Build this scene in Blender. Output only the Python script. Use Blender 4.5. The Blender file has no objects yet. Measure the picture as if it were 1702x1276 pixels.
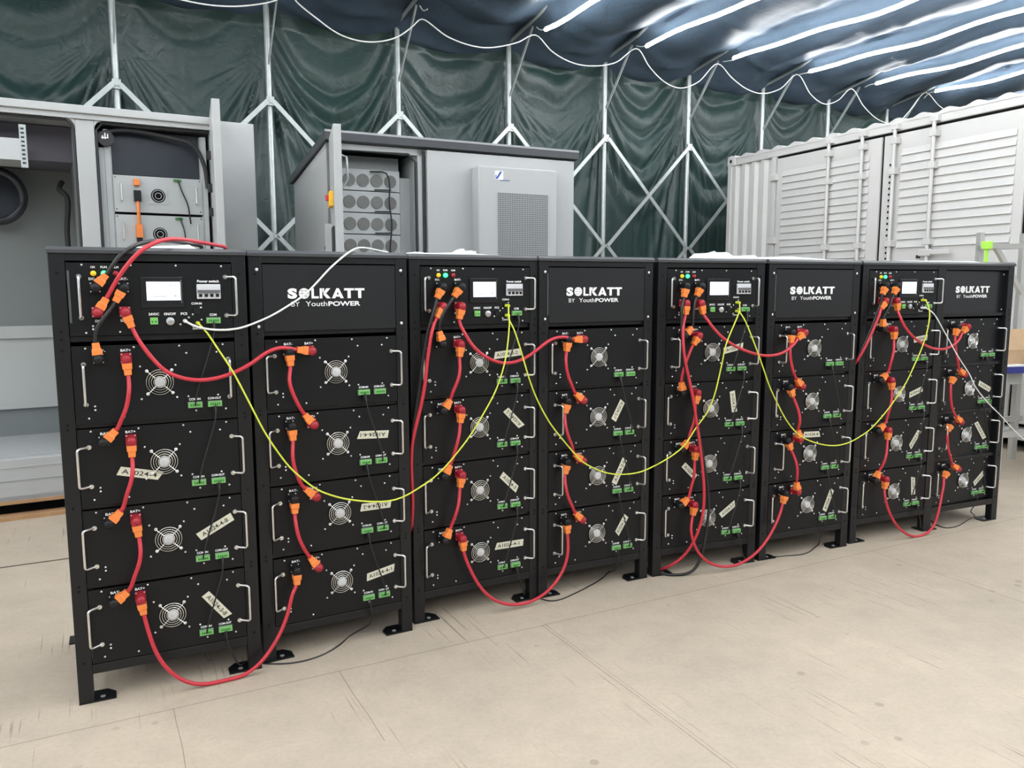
import bpy, math, random
import numpy as np
from mathutils import Vector, Matrix
random.seed(7)
PI = math.pi
sc = bpy.context.scene
col = sc.collection

# ------------------------------------------------------------------ camera
F_PX, PITCH, ROLL, CAM_H = 1337.0, 0.12290, 0.0014, 1.3682
cd = bpy.data.cameras.new('camera'); cam = bpy.data.objects.new('camera', cd); col.objects.link(cam)
cd.sensor_fit = 'HORIZONTAL'; cd.sensor_width = 36.0; cd.lens = 36.0*F_PX/1702.0
cd.clip_start = .05; cd.clip_end = 200
_s, _c = math.sin(PITCH), math.cos(PITCH)
_sr, _cr = math.sin(ROLL), math.cos(ROLL)
_R = Vector((_cr, -_sr*_s, -_sr*_c)); _U = Vector((_sr, _cr*_s, _cr*_c)); _F = Vector((0, _c, -_s))
m3 = Matrix((_R, _U, -_F)).transposed()
cam.matrix_world = Matrix.Translation((0, 0, CAM_H)) @ m3.to_4x4()
sc.camera = cam
# ------------------------------------------------------------------ world: daylight through the open end of the tent
w = bpy.data.worlds.new('world'); sc.world = w; w.use_nodes = True
bg = w.node_tree.nodes['Background']; bg.inputs[0].default_value = (.92, .96, 1.0, 1); bg.inputs[1].default_value = .75
sc.view_settings.view_transform = 'Standard'; sc.view_settings.look = 'None'
sc.view_settings.gamma = 1; sc.view_settings.use_curve_mapping = False
sc.view_settings.exposure = 0.5
LED_STRENGTH = 42.0

# ------------------------------------------------------------------ helpers
def lin(r, g, b):
    f = lambda v: ((v/255+.055)/1.055)**2.4 if v > 10 else v/255/12.92
    return (f(r), f(g), f(b), 1)
MATS = {}
def mat(name, c, rough=.5, metal=0, spec=.5, emit=None, es=0, noise=None, bump=0, bscale=60, alpha=1, trans=0, sheen=0):
    if name in MATS: return MATS[name]
    m = bpy.data.materials.new(name); m.use_nodes = True; nt = m.node_tree; b = nt.nodes['Principled BSDF']
    b.inputs['Base Color'].default_value = c; b.inputs['Roughness'].default_value = rough
    b.inputs['Metallic'].default_value = metal; b.inputs['Specular IOR Level'].default_value = spec
    if trans: b.inputs['Transmission Weight'].default_value = trans
    if emit: b.inputs['Emission Color'].default_value = emit; b.inputs['Emission Strength'].default_value = es
    tc = nt.nodes.new('ShaderNodeTexCoord')
    if noise:
        n = nt.nodes.new('ShaderNodeTexNoise'); n.inputs['Scale'].default_value = noise[0]; n.inputs['Detail'].default_value = 4
        nt.links.new(tc.outputs['Object'], n.inputs['Vector'])
        r = nt.nodes.new('ShaderNodeMix'); r.data_type = 'RGBA'; k = noise[1]
        r.inputs[6].default_value = tuple(v*(1-k) for v in c[:3])+(1,); r.inputs[7].default_value = tuple(min(1, v*(1+k)) for v in c[:3])+(1,)
        nt.links.new(n.outputs['Fac'], r.inputs[0]); nt.links.new(r.outputs[2], b.inputs['Base Color'])
    if bump:
        n = nt.nodes.new('ShaderNodeTexNoise'); n.inputs['Scale'].default_value = bscale; n.inputs['Detail'].default_value = 3
        nt.links.new(tc.outputs['Object'], n.inputs['Vector'])
        bp = nt.nodes.new('ShaderNodeBump'); bp.inputs['Strength'].default_value = bump; bp.inputs['Distance'].default_value = .01
        nt.links.new(n.outputs['Fac'], bp.inputs['Height']); nt.links.new(bp.outputs['Normal'], b.inputs['Normal'])
    MATS[name] = m; return m

BLACK = mat('black powder coated steel', (.005, .0056, .007, 1), .36, 0, .42, bump=.05, bscale=900)
PANEL = mat('black module face', (.0045, .0050, .0062, 1), .40, 0, .30, bump=.04, bscale=900)
SLOT = mat('dark interior', (.004, .004, .004, 1), .8, 0, .2)
STEEL = mat('brushed handle steel', (.72, .72, .70, 1), .28, 1, .5)
SCREW = mat('zinc screw', (.78, .78, .78, 1), .35, .7, .5)
HUBM = mat('pale fan hub', (.50, .50, .50, 1), .65, 0, .3, noise=(220, .35))
RED = mat('red cable', (.50, .026, .042, 1), .38, 0, .5)
REDPLUG = mat('red plug plastic', (.33, .012, .024, 1), .4, 0, .5)
ORANGE = mat('orange boot', (.80, .22, .045, 1), .42, 0, .5)
BLKPLAST = mat('black plastic', (.005, .005, .006, 1), .45, 0, .35)
BLKCABLE = mat('black rubber cable', (.010, .010, .010, 1), .4, 0, .5)
YELLOW = mat('yellow network cable', (.60, .66, .05, 1), .35, 0, .5)
WHITEC = mat('white cable', (.75, .76, .74, 1), .35, 0, .5)
GREEN = mat('green terminal', (.20, .52, .14, 1), .4, 0, .5)
RIM = mat('pale green rim', (.20, .34, .18, 1), .5)
GREEND = mat('green terminal dark', (.04, .2, .04, 1), .5, 0, .5)
PRINT = mat('white print', (.85, .85, .85, 1), .5, 0, .3)
TAPE = mat('masking tape', (.62, .60, .47, 1), .7, 0, .3, noise=(40, .12))
INK = mat('black ink', (.02, .02, .02, 1), .6)
GREYP = mat('breaker grey', (.62, .63, .65, 1), .4, 0, .5)
GREYD = mat('breaker dark', (.12, .12, .13, 1), .4, 0, .5)
SCREEN = mat('lit screen', (.8, .85, .95, 1), .2, emit=(.86, .89, 1, 1), es=.62)
LEDG = mat('green lamp lit', (.1, .8, .3, 1), .3, emit=(.01, 1, .14, 1), es=5)
LEDY = mat('yellow lamp', (.75, .45, .02, 1), .3, emit=(1, .62, .03, 1), es=.22)
LEDR = mat('red lamp', (.35, .01, .03, 1), .3)
BEZEL = mat('screen bezel', (.014, .014, .016, 1), .25, 0, .5)
WHITE = mat('white cabinet paint', (.405, .415, .412, 1), .38, 0, .5, bump=.03, bscale=500)
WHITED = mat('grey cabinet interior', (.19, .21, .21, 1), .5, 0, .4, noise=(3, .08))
MODW = mat('light grey module face', (.44, .46, .46, 1), .42, 0, .5)
CONT = mat('container paint', (.52, .515, .50, 1), .45, 0, .45, noise=(2.5, .05))
GASKET = mat('rubber gasket', (.02, .021, .022, 1), .6)
ROOFD = mat('dark grey roof', (.035, .038, .044, 1), .35, 0, .5)
GALV = mat('galvanised steel', (.42, .46, .45, 1), .35, .35, .5, noise=(25, .15))
FILM = mat('white plastic film', (.85, .86, .84, 1), .35, 0, .6, bump=.4, bscale=60)
PALLET = mat('raw wood', (.42, .25, .13, 1), .8, 0, .2, noise=(12, .3))
CARD = mat('cardboard', (.48, .33, .20, 1), .85, 0, .2, noise=(10, .15))
BLUEE = mat('blue edge', (.03, .04, .22, 1), .5)
LIME = mat('lime clamp', (.42, .80, .10, 1), .5)
ALU = mat('aluminium profile', (.60, .60, .58, 1), .4, .6, .5)
YEL2 = mat('yellow switch', (.90, .50, .02, 1), .4)
BLUEL = mat('blue logo', (.02, .06, .35, 1), .5)
LEDW = mat('led tube', (1, 1, 1, 1), .5, emit=(.97, .985, 1.0, 1), es=LED_STRENGTH)

class MB:
    def __init__(s): s.v = []; s.f = []
    def add(s, vs, fs):
        o = len(s.v); s.v += [tuple(v) for v in vs]; s.f += [tuple(i+o for i in f) for f in fs]; return s
    def box(s, x0, x1, y0, y1, z0, z1, M=None):
        vs = [(x, y, z) for x in (x0, x1) for y in (y0, y1) for z in (z0, z1)]
        if M: vs = [M @ Vector(v) for v in vs]
        return s.add(vs, [(0, 1, 3, 2), (4, 6, 7, 5), (0, 4, 5, 1), (2, 3, 7, 6), (0, 2, 6, 4), (1, 5, 7, 3)])
    def bar(s, p, q, w_, h_, up=(0, 0, 1)):
        p = Vector(p); q = Vector(q); d = (q-p).normalized(); up = Vector(up)
        a = d.cross(up)
        a = a.normalized() if a.length > 1e-4 else Vector((1, 0, 0)); b = a.cross(d)
        vs = []
        for e in (p, q):
            for i, j in ((-1, -1), (1, -1), (1, 1), (-1, 1)): vs.append(e+a*i*w_/2+b*j*h_/2)
        return s.add(vs, [(0, 1, 2, 3), (7, 6, 5, 4), (0, 4, 5, 1), (1, 5, 6, 2), (2, 6, 7, 3), (3, 7, 4, 0)])
    def tube(s, pts, r, n=8, closed=False, caps=True):
        pts = [Vector(p) for p in pts]; N = len(pts); rs = r if isinstance(r, (list, tuple)) else [r]*N
        ref = None; vs = []; fs = []
        for i, p in enumerate(pts):
            a = pts[(i-1) % N] if (i or closed) else p; b = pts[(i+1) % N] if (i < N-1 or closed) else p
            t = (b-a); t = t.normalized() if t.length > 1e-9 else Vector((0, 0, 1))
            if ref is None: ref = t.orthogonal().normalized()
            ref = (ref-t*ref.dot(t)); ref = ref.normalized() if ref.length > 1e-6 else t.orthogonal().normalized()
            bi = t.cross(ref)
            for k in range(n):
                an = 2*PI*k/n; vs.append(p+(ref*math.cos(an)+bi*math.sin(an))*rs[i])
        for i in range(N if closed else N-1):
            j = (i+1) % N
            for k in range(n): fs.append((i*n+k, i*n+(k+1) % n, j*n+(k+1) % n, j*n+k))
        if caps and not closed: fs.append(tuple(range(n))[::-1]); fs.append(tuple((N-1)*n+k for k in range(n)))
        return s.add(vs, fs)
    def cyl(s, p, q, r, n=16, r2=None): return s.tube([p, q], [r, r if r2 is None else r2], n)
    def ring(s, c, R, r, axis='y', n=28, m=6):
        pts = []
        for k in range(n):
            a = 2*PI*k/n; u, v = R*math.cos(a), R*math.sin(a)
            pts.append((c[0]+u, c[1], c[2]+v) if axis == 'y' else (c[0]+u, c[1]+v, c[2]))
        return s.tube(pts, r, m, closed=True)
    def prism(s, poly, y0, y1, M=None):   # polygon in x,z extruded along y
        n = len(poly); vs = [(x, y0, z) for x, z in poly]+[(x, y1, z) for x, z in poly]
        if M: vs = [M @ Vector(v) for v in vs]
        fs = [tuple(range(n)), tuple(range(2*n-1, n-1, -1))]+[(i, (i+n), (i+1) % n+n, (i+1) % n) for i in range(n)]
        return s.add(vs, fs)
    def mesh(s, name, m, smooth=False):
        me = bpy.data.meshes.new(name); me.from_pydata(s.v, [], s.f); me.materials.append(m)
        if smooth: me.polygons.foreach_set('use_smooth', [True]*len(me.polygons))
        me.update(); return me
def obj(name, me, parent=None, loc=(0, 0, 0), rot=(0, 0, 0)):
    o = bpy.data.objects.new(name, me); col.objects.link(o); o.parent = parent; o.location = loc; o.rotation_euler = rot; return o
def part(name, mb, m, parent=None, smooth=False, loc=(0, 0, 0), rot=(0, 0, 0), bevel=0):
    o = obj(name, mb.mesh(name, m, smooth), parent, loc, rot)
    if bevel:
        b = o.modifiers.new('bevel', 'BEVEL'); b.width = bevel; b.segments = 2; b.limit_method = 'ANGLE'
    return o
def psplit(name, mb, m, parent=None, smooth=False, bevel=0):
    """every separate piece of the builder becomes an object of its own"""
    par = list(range(len(mb.v)))
    def find(k):
        while par[k] != k: par[k] = par[par[k]]; k = par[k]
        return k
    for f in mb.f:
        for k in f[1:]: par[find(k)] = find(f[0])
    groups = {}
    for f in mb.f: groups.setdefault(find(f[0]), []).append(f)
    out = []
    for fs in groups.values():
        ids = sorted({k for f in fs for k in f}); mp = {k: n for n, k in enumerate(ids)}
        b = MB(); b.v = [mb.v[k] for k in ids]; b.f = [tuple(mp[k] for k in f) for f in fs]
        out.append(part(name, b, m, parent, smooth, bevel=bevel))
    return out
def tag(o, label, cat, group=None):
    o['label'] = label; o['category'] = cat
    if group: o['group'] = group
    return o
def thing(name, label, cat, loc=(0, 0, 0), rz=0, group=None):
    return tag(obj(name, None, None, loc, (0, 0, rz)), label, cat, group)
def struct(o): o['kind'] = 'structure'; return o
TXT = {}
def text_mb(s, size, bold=0, width=None, extrude=0):
    """lettering as geometry in the x,z plane, left bottom at the origin"""
    key = (s, bold)
    if key not in TXT:
        cu = bpy.data.curves.new('t', 'FONT'); cu.body = s; cu.size = 1; cu.offset = bold; cu.resolution_u = 3
        o = bpy.data.objects.new('t', cu); col.objects.link(o); dg = bpy.context.evaluated_depsgraph_get(); dg.update()
        me = bpy.data.meshes.new_from_object(o.evaluated_get(dg))
        vs = [tuple(v.co) for v in me.vertices]; fs = [tuple(p.vertices) for p in me.polygons]
        bpy.data.objects.remove(o); bpy.data.curves.remove(cu); bpy.data.meshes.remove(me); TXT[key] = (vs, fs)
    vs, fs = TXT[key]
    xs = [v[0] for v in vs]; ys = [v[1] for v in vs]; x0, x1, y0, y1 = min(xs), max(xs), min(ys), max(ys)
    kz = size/(y1-y0); kx = kz if width is None else width/(x1-x0)
    return [((v[0]-x0)*kx, 0, (v[1]-y0)*kz) for v in vs], fs, (x1-x0)*kx
def put_text(mb, s, cx, z, size, y=-.0012, bold=.02, width=None, align='c', M=None):
    vs, fs, wd = text_mb(s, size, bold, width); dx = cx-(wd/2 if align == 'c' else 0)
    vs = [Vector((v[0]+dx, y, v[2]+z)) for v in vs]
    if M: vs = [M @ v for v in vs]
    mb.add(vs, fs)
def smooth_path(pts, step=.012):
    pts = [Vector(p) for p in pts]; P = [pts[0]*2-pts[1]]+pts+[pts[-1]*2-pts[-2]]; out = []
    for i in range(1, len(P)-2):
        p0, p1, p2, p3 = P[i-1:i+3]
        n = max(2, int((p2-p1).length/step))
        # centripetal Catmull-Rom
        t0 = 0; t1 = t0+max(1e-4, (p1-p0).length**.5); t2 = t1+max(1e-4, (p2-p1).length**.5); t3 = t2+max(1e-4, (p3-p2).length**.5)
        for k in range(n):
            t = t1+(t2-t1)*k/n
            a1 = p0*((t1-t)/(t1-t0))+p1*((t-t0)/(t1-t0)); a2 = p1*((t2-t)/(t2-t1))+p2*((t-t1)/(t2-t1)); a3 = p2*((t3-t)/(t3-t2))+p3*((t-t2)/(t3-t2))
            b1 = a1*((t2-t)/(t2-t0))+a2*((t-t0)/(t2-t0)); b2 = a2*((t3-t)/(t3-t1))+a3*((t-t1)/(t3-t1))
            out.append(b1*((t2-t)/(t2-t1))+b2*((t-t1)/(t2-t1)))
    out.append(pts[-1]); return out
def relax(pts, k=3):
    for _ in range(k): pts = [pts[0]]+[(pts[i-1]+pts[i]*2+pts[i+1])/4 for i in range(1, len(pts)-1)]+[pts[-1]]
    return pts
# surveying: the sight line through a photo pixel, met with a real plane in the room
def sight(x, y):
    X = (x-851)/F_PX; Z = -(y-638)/F_PX
    X, Z = X*_cr+Z*_sr, -X*_sr+Z*_cr
    return Vector((X, _c+Z*_s, -_s+Z*_c))
EYE = Vector((0, 0, CAM_H))
def on_plane(x, y, o, n):
    D = sight(x, y); o = Vector(o); n = Vector(n); return EYE+D*((o-EYE).dot(n)/D.dot(n))
def on_floor(x, y, z=0): return on_plane(x, y, (0, 0, z), (0, 0, 1))

# ------------------------------------------------------------------ rack positions (metres)
RACKS = [(-1.4202, 2.4886, .4599), (-.9027, 2.7797, .5135), (-.3957, 3.1202, .4958), (.1141, 3.3851, .4580),
         (.6592, 3.6506, .3603), (1.2266, 3.8681, .4056), (1.7875, 4.1313, .4030), (2.3017, 4.3600, .4410)]
RW, RH, RD = .58, 1.487, .60
def rack_plane(i, d=0):
    x, y, a = RACKS[i]; n = Vector((math.sin(a), -math.cos(a), 0)); return Vector((x, y, 0))+n*d, n
def RP(i, px, py, d=0):
    o, n = rack_plane(i, d); return on_plane(px, py, o, n)
def RL(i, u, z, d=0):
    x, y, a = RACKS[i]; return Vector((x+u*math.cos(a)+d*math.sin(a), y+u*math.sin(a)-d*math.cos(a), z))
ZF = [1.053-.2653*j for j in range(4)]

# ------------------------------------------------------------------ floor
def build_floor():
    mb = MB(); mb.add([(-14, -8, 0), (16, -8, 0), (16, 18, 0), (-14, 18, 0)], [(0, 1, 2, 3)])
    m = bpy.data.materials.new('concrete floor'); m.use_nodes = True; nt = m.node_tree; N = nt.nodes; L = nt.links; b = N['Principled BSDF']
    tc = N.new('ShaderNodeTexCoord')
    def noise(scale, detail=5, rough=.55, vec=None):
        n = N.new('ShaderNodeTexNoise'); n.inputs['Scale'].default_value = scale; n.inputs['Detail'].default_value = detail; n.inputs['Roughness'].default_value = rough
        L.new(vec or tc.outputs['Object'], n.inputs['Vector']); return n.outputs['Fac']
    def ramp(src, stops):
        r = N.new('ShaderNodeValToRGB'); L.new(src, r.inputs[0]); e = r.color_ramp.elements
        e[0].position, e[0].color = stops[0]; e[1].position, e[1].color = stops[1]
        for p_, c_ in stops[2:]: q = e.new(p_); q.color = c_
        return r.outputs[0]
    def g(v): return (v, v, v, 1)
    def math_(op, a, b_=None, c_=None):
        n = N.new('ShaderNodeMath'); n.operation = op
        for k, v in enumerate((a, b_, c_)):
            if v is None: continue
            if hasattr(v, 'links'): L.new(v, n.inputs[k])
            else: n.inputs[k].default_value = v
        return n.outputs[0]
    def mul(a, b_, f=1.0):
        n = N.new('ShaderNodeMix'); n.data_type = 'RGBA'; n.blend_type = 'MULTIPLY'
        if hasattr(f, 'links'): L.new(f, n.inputs[0])
        else: n.inputs[0].default_value = f
        L.new(a, n.inputs[6]); L.new(b_, n.inputs[7]); return n.outputs[2]
    base = ramp(noise(1.1, 6), [(.3, (.445, .378, .295, 1)), (.7, (.55, .460, .352, 1))])
    c = mul(base, ramp(noise(7, 6, .7), [(.25, g(.86)), (.65, g(1.0))]))
    c = mul(c, ramp(noise(60, 3, .7), [(.25, g(.90)), (.6, g(1.0))]))
    # saw joints and scratches, laid out along the slab grid
    mp = N.new('ShaderNodeMapping'); mp.inputs['Rotation'].default_value = (0, 0, -math.atan2(.464, .886)); L.new(tc.outputs['Object'], mp.inputs[0])
    sx = N.new('ShaderNodeSeparateXYZ'); L.new(mp.outputs[0], sx.inputs[0]); A, B = sx.outputs[0], sx.outputs[1]
    wob = math_('MULTIPLY', math_('SUBTRACT', noise(3, 2), .5), .012)
    def line(coord, pos, wdt):
        d = math_('ABSOLUTE', math_('ADD', math_('SUBTRACT', coord, pos), wob)); return math_('LESS_THAN', d, wdt)
    below = math_('LESS_THAN', B, 2.70)
    ls = line(B, 2.70, .0016)
    ls = math_('MAXIMUM', ls, math_('MULTIPLY', line(A, 1.55, .0014), below))
    ls = math_('MAXIMUM', ls, math_('MULTIPLY', line(A, 1.565, .0008), below))
    ls = math_('MAXIMUM', ls, math_('MULTIPLY', line(A, 3.51, .0016), below))
    ls = math_('MAXIMUM', ls, math_('MULTIPLY', line(A, .715, .0012), math_('MULTIPLY', math_('GREATER_THAN', B, 2.2), below)))
    ls = math_('MAXIMUM', ls, math_('MULTIPLY', line(A, .17, .001), below))
    dark = line(B, 4.515, .009)
    st = N.new('ShaderNodeMapping'); st.inputs['Scale'].default_value = (70, 1.2, 1); L.new(mp.outputs[0], st.inputs[0])
    scr = ramp(noise(1.6, 2, .4, st.outputs[0]), [(.32, g(1)), (.36, g(0))])
    patch = ramp(noise(2.2, 2, .5), [(.50, g(0)), (.62, g(1))])
    scm = math_('MULTIPLY', math_('MULTIPLY', scr, patch), .8)
    # dark drips
    vo = N.new('ShaderNodeTexVoronoi'); vo.inputs['Scale'].default_value = 9; L.new(tc.outputs['Object'], vo.inputs['Vector'])
    spots = math_('MULTIPLY', math_('LESS_THAN', vo.outputs['Distance'], .13), ramp(noise(1.3, 2, .5), [(.55, g(0)), (.62, g(.4))]))
    c = mul(c, ramp(math_('MAXIMUM', scm, spots), [(0, g(1)), (1, (.45, .42, .4, 1))]))
    c = mul(c, ramp(ls, [(0, g(1)), (1, (.5, .46, .42, 1))]))
    c = mul(c, ramp(dark, [(0, g(1)), (1, (.16, .14, .12, 1))]))
    L.new(c, b.inputs['Base Color']); b.inputs['Specular IOR Level'].default_value = .35
    L.new(ramp(noise(5, 4), [(.3, g(.5)), (.7, g(.68))]), b.inputs['Roughness'])
    bp = N.new('ShaderNodeBump'); bp.inputs['Strength'].default_value = .12; bp.inputs['Distance'].default_value = .004
    L.new(noise(120, 4), bp.inputs['Height']); L.new(bp.outputs[0], b.inputs['Normal'])
    struct(part('floor', mb, m))
build_floor()

# ------------------------------------------------------------------ tent: tarpaulin wall, ceiling, frame, led strips
TH = math.radians(30); WD = Vector((math.cos(TH), math.sin(TH), 0)); WN = Vector((math.sin(TH), -math.cos(TH), 0))
BAY = 1.3; P0 = Vector((-3.4092, 7.2, 0))
def WP(i, t, z): return P0+WD*(BAY*i)+WN*t+Vector((0, 0, z))
def tarp_mat(name, c1, c2, rough):
    m = mat(name, c1, rough, 0, .5); nt = m.node_tree; b = nt.nodes['Principled BSDF']
    tc = nt.nodes.new('ShaderNodeTexCoord'); n = nt.nodes.new('ShaderNodeTexNoise'); n.inputs['Scale'].default_value = .9; n.inputs['Detail'].default_value = 5
    nt.links.new(tc.outputs['Object'], n.inputs[0]); r = nt.nodes.new('ShaderNodeValToRGB'); nt.links.new(n.outputs['Fac'], r.inputs[0])
    r.color_ramp.elements[0].position = .35; r.color_ramp.elements[0].color = c1; r.color_ramp.elements[1].position = .7; r.color_ramp.elements[1].color = c2
    nt.links.new(r.outputs[0], b.inputs['Base Color'])
    n2 = nt.nodes.new('ShaderNodeTexNoise'); n2.inputs['Scale'].default_value = 9; n2.inputs['Detail'].default_value = 5; n2.inputs['Distortion'].default_value = 1.2
    nt.links.new(tc.outputs['Object'], n2.inputs[0])
    bp = nt.nodes.new('ShaderNodeBump'); bp.inputs['Strength'].default_value = .35; bp.inputs['Distance'].default_value = .02
    nt.links.new(n2.outputs['Fac'], bp.inputs['Height']); nt.links.new(bp.outputs[0], b.inputs['Normal'])
    return m
TARPW = tarp_mat('green tarpaulin', (.012, .034, .030, 1), (.021, .050, .044, 1), .42)
TARPC = tarp_mat('blue grey tarpaulin', (.062, .092, .130, 1), (.085, .120, .165, 1), .5)
TARPC.node_tree.nodes['Principled BSDF'].inputs['Specular IOR Level'].default_value = .22
rng = np.random.default_rng(3)
def vnoise(x, seed):
    r = np.random.default_rng(seed).uniform(-1, 1, 4096); i = np.floor(x).astype(int); f = x-i; f = f*f*(3-2*f)
    return r[i % 4096]*(1-f)+r[(i+1) % 4096]*f
def grid_obj(name, P, m):
    nu, nv = P.shape[:2]; me = bpy.data.meshes.new(name)
    idx = np.arange(nu*nv).reshape(nu, nv); q = np.stack([idx[:-1, :-1], idx[1:, :-1], idx[1:, 1:], idx[:-1, 1:]], -1).reshape(-1)
    nf = len(q)//4
    me.vertices.add(nu*nv); me.vertices.foreach_set('co', P.reshape(-1).astype(np.float32))
    me.loops.add(len(q)); me.loops.foreach_set('vertex_index', q.astype(np.int32))
    me.polygons.add(nf); me.polygons.foreach_set('loop_start', np.arange(0, len(q), 4, dtype=np.int32)); me.polygons.foreach_set('use_smooth', np.ones(nf, bool))
    me.materials.append(m); me.update(calc_edges=True); me.validate(); return obj(name, me)
def build_tent():
    I0, I1 = -5.0, 11.0
    s = np.linspace(I0, I1, 1500)[:, None]; z = np.linspace(0, 3.98, 260)[None, :]
    s_, z_ = np.broadcast_arrays(s, z); bay = np.floor(s_); f = s_-bay; cx = 2*f-1
    seed = lambda k: vnoise(bay*7.31+k*13.7+.5, 11+k)
    # swags hanging from post to post in the upper part, pleats gathered at the posts, loose vertical folds below
    sag = 1.0+.35*seed(1); q = z_+sag*(1-cx**2)*.62+.05*vnoise(f*5+bay*9, 5)
    env = np.clip((z_-1.7-.5*np.abs(cx))/1.0, 0, 1)*np.clip((1-cx**2)*2.2, 0, 1)
    ph = q*2*PI/.36+seed(2)*3+1.2*vnoise(q*2.2+bay*5, 8)
    swag = (np.abs(np.sin(ph/2))**1.5)*env*(.55+.45*vnoise(q*3+bay*3, 9))
    ang = np.arctan2(np.minimum(f, 1-f)*BAY, np.maximum(3.55-z_, .05))
    rad = np.sin(ang*38+2.2*vnoise(ang*9+bay*4+(f > .5)*17, 12))*np.exp(-((np.minimum(f, 1-f)/.33)**2))*np.clip((3.5-z_)/.6, 0, 1)
    low = vnoise(s_*11+.35*z_*vnoise(bay*3.3, 4), 14)*.6+vnoise(s_*27+z_*.5, 15)*.3
    low = low*np.clip((2.9-z_)/1.2, .15, 1)
    belly = np.sin(PI*f)*(.10+.03*seed(4))*np.clip(z_/1.2, 0, 1)
    d = -.10-belly+.050*swag+.020*rad+.024*low
    d = np.where(z_ > 3.8, d+(z_-3.8)*.5, d)
    P = np.zeros(s_.shape+(3,))
    for k in range(3): P[..., k] = P0[k]+WD[k]*BAY*s_+WN[k]*d+(z_ if k == 2 else 0)
    o = grid_obj('wall_back', P, TARPW); struct(o)
    t = np.linspace(-.25, 16, 560)[None, :]; s_, t_ = np.broadcast_arrays(s, t); f = s_-np.floor(s_); bay = np.floor(s_)
    zz = 4.13+.022*np.clip(t_-.6, 0, 15)-.27*np.exp(-((t_+.25)/.42)**2)
    wig = .022*vnoise(t_*3.1+bay*5+f*1.5, 21)+.014*vnoise(t_*8+f*3+bay*7, 22)+.016*vnoise(f*7+t_*1.3+bay*3, 23)
    zz = zz-.20*np.sin(PI*f)**1.3*(.7+.3*vnoise(bay*3.7+t_*.7, 24))*np.clip((t_+.25)/.5, 0, 1)+wig
    P = np.zeros(s_.shape+(3,))
    for k in range(3): P[..., k] = P0[k]+WD[k]*BAY*s_+WN[k]*t_+(zz if k == 2 else 0)
    struct(grid_obj('ceiling', P, TARPC))
    # the opposite long wall, behind the viewer
    s2 = np.linspace(I0, I1, 400)[:, None]; z2 = np.linspace(0, 4.45, 40)[None, :]; s_, z_ = np.broadcast_arrays(s2, z2); P = np.zeros(s_.shape+(3,))
    d2 = 15.9+.08*np.sin(s_*2*PI)+.03*vnoise(s_*9, 31)
    for k in range(3): P[..., k] = P0[k]+WD[k]*BAY*s_+WN[k]*d2+(z_ if k == 2 else 0)
    struct(grid_obj('wall_front', P, TARPW))
    # folding steel frame: posts, scissor bars, rafters
    fr = thing('tent_frame', 'galvanised folding steel frame with posts and crossed bars against the green tarpaulin wall', 'frame', WP(0, 0, 0))
    inv = -WP(0, 0, 0)
    def L(i, t, z): return WP(i, t, z)+inv
    for i in range(-3, 10):
        part('post', MB().cyl(L(i, 0, 0), L(i, 0, 4.0), .027, 14), GALV, fr, True)
        mb = MB(); mb.cyl(L(i, .06, 1.83), L(i, .02, 1.83), .018, 10); mb.cyl(L(i, .06, 3.08), L(i, .02, 3.08), .018, 10)
        mb.box(-.035, .035, .02, .05, 3.04, 3.12, Matrix.Translation(L(i, 0, 0)) @ Matrix.Rotation(TH, 4, 'Z') @ Matrix.Scale(-1, 4, (0, 1, 0)))
        psplit('bracket', mb, GALV, fr)
        if i < 9:
            for k, (za, zb) in enumerate(((3.08, 1.83), (1.83, 3.08))):
                part('scissor_bar', MB().bar(L(i+.02, .050+.014*k, za), L(i+.98, .050+.014*k, zb), .012, .042, up=WN.cross((L(i+1, 0, zb)-L(i, 0, za)).normalized())), GALV, fr)
            for k, (za, zb) in enumerate(((1.83, .55), (.55, 1.83))):
                part('scissor_bar', MB().bar(L(i+.02, .050+.014*k, za), L(i+.98, .050+.014*k, zb), .012, .042, up=WN.cross((L(i+1, 0, zb)-L(i, 0, za)).normalized())), GALV, fr)
        part('rafter', MB().cyl(L(i, 0, 3.98), L(i, .62, 4.10), .02, 10).cyl(L(i, .62, 4.10), L(i, .9, 4.20), .02, 10).cyl(L(i, .9, 4.20), L(i, 15.8, 4.55), .02, 10), GALV, fr, True)
        part('knee_brace', MB().bar(L(i, .03, 3.42), L(i, .5, 4.02), .03, .012, up=WD), GALV, fr)
        if i in (3, 4, 5, 6, 7, 8):
            pass
    # led strips under the rafters
    pos = {3: 'third row from the right far end', 4: '', 5: '', 6: '', 7: '', 8: ''}
    names = {3: 'leftmost lit led strip at the top, above the tall green tarpaulin', 4: 'second lit led strip from the left on the blue ceiling',
             5: 'third lit led strip from the left, halfway along the blue ceiling', 6: 'fourth lit led strip from the left, longest and kinked near the top right',
             7: 'fifth lit led strip from the left, second from the container roof', 8: 'rightmost lit led strip, lowest and just above the container roof'}
    for i in range(-5, 10):  # strips past the left of view are added to light the floor there
        z0 = 3.93+.02*(i-3) if i < 8 else 4.05
        z0 = min(z0, 4.05); pts = []
        for k in range(68):
            t = (.75 if i > 2 else 1.6)+k*.21
            pts.append((t, z0+.006*t+.018*math.sin(t*2.3+i)*min(1, t/1.5)+.012*math.sin(t*5.1+2*i)))
        lab = names.get(i, 'lit led strip under the blue ceiling, unseen, added at the left for light' if i < 3 else 'lit led strip beyond the container, furthest along the ceiling')
        st = thing('led_strip_light', lab, 'strip light', WP(i, .75, z0), 0, 'led strips hung under the ceiling')
        io = -WP(i, .75, z0)
        mb = MB()
        mb.tube([WP(i, t, z)+io for t, z in pts], .018, 8); part('led_tube', mb, LEDW, st, True)
        mb = MB(); mb.tube([WP(i, t, z+.022)+io for t, z in pts], .010, 5); part('backing', mb, WHITEC, st, True)
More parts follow.
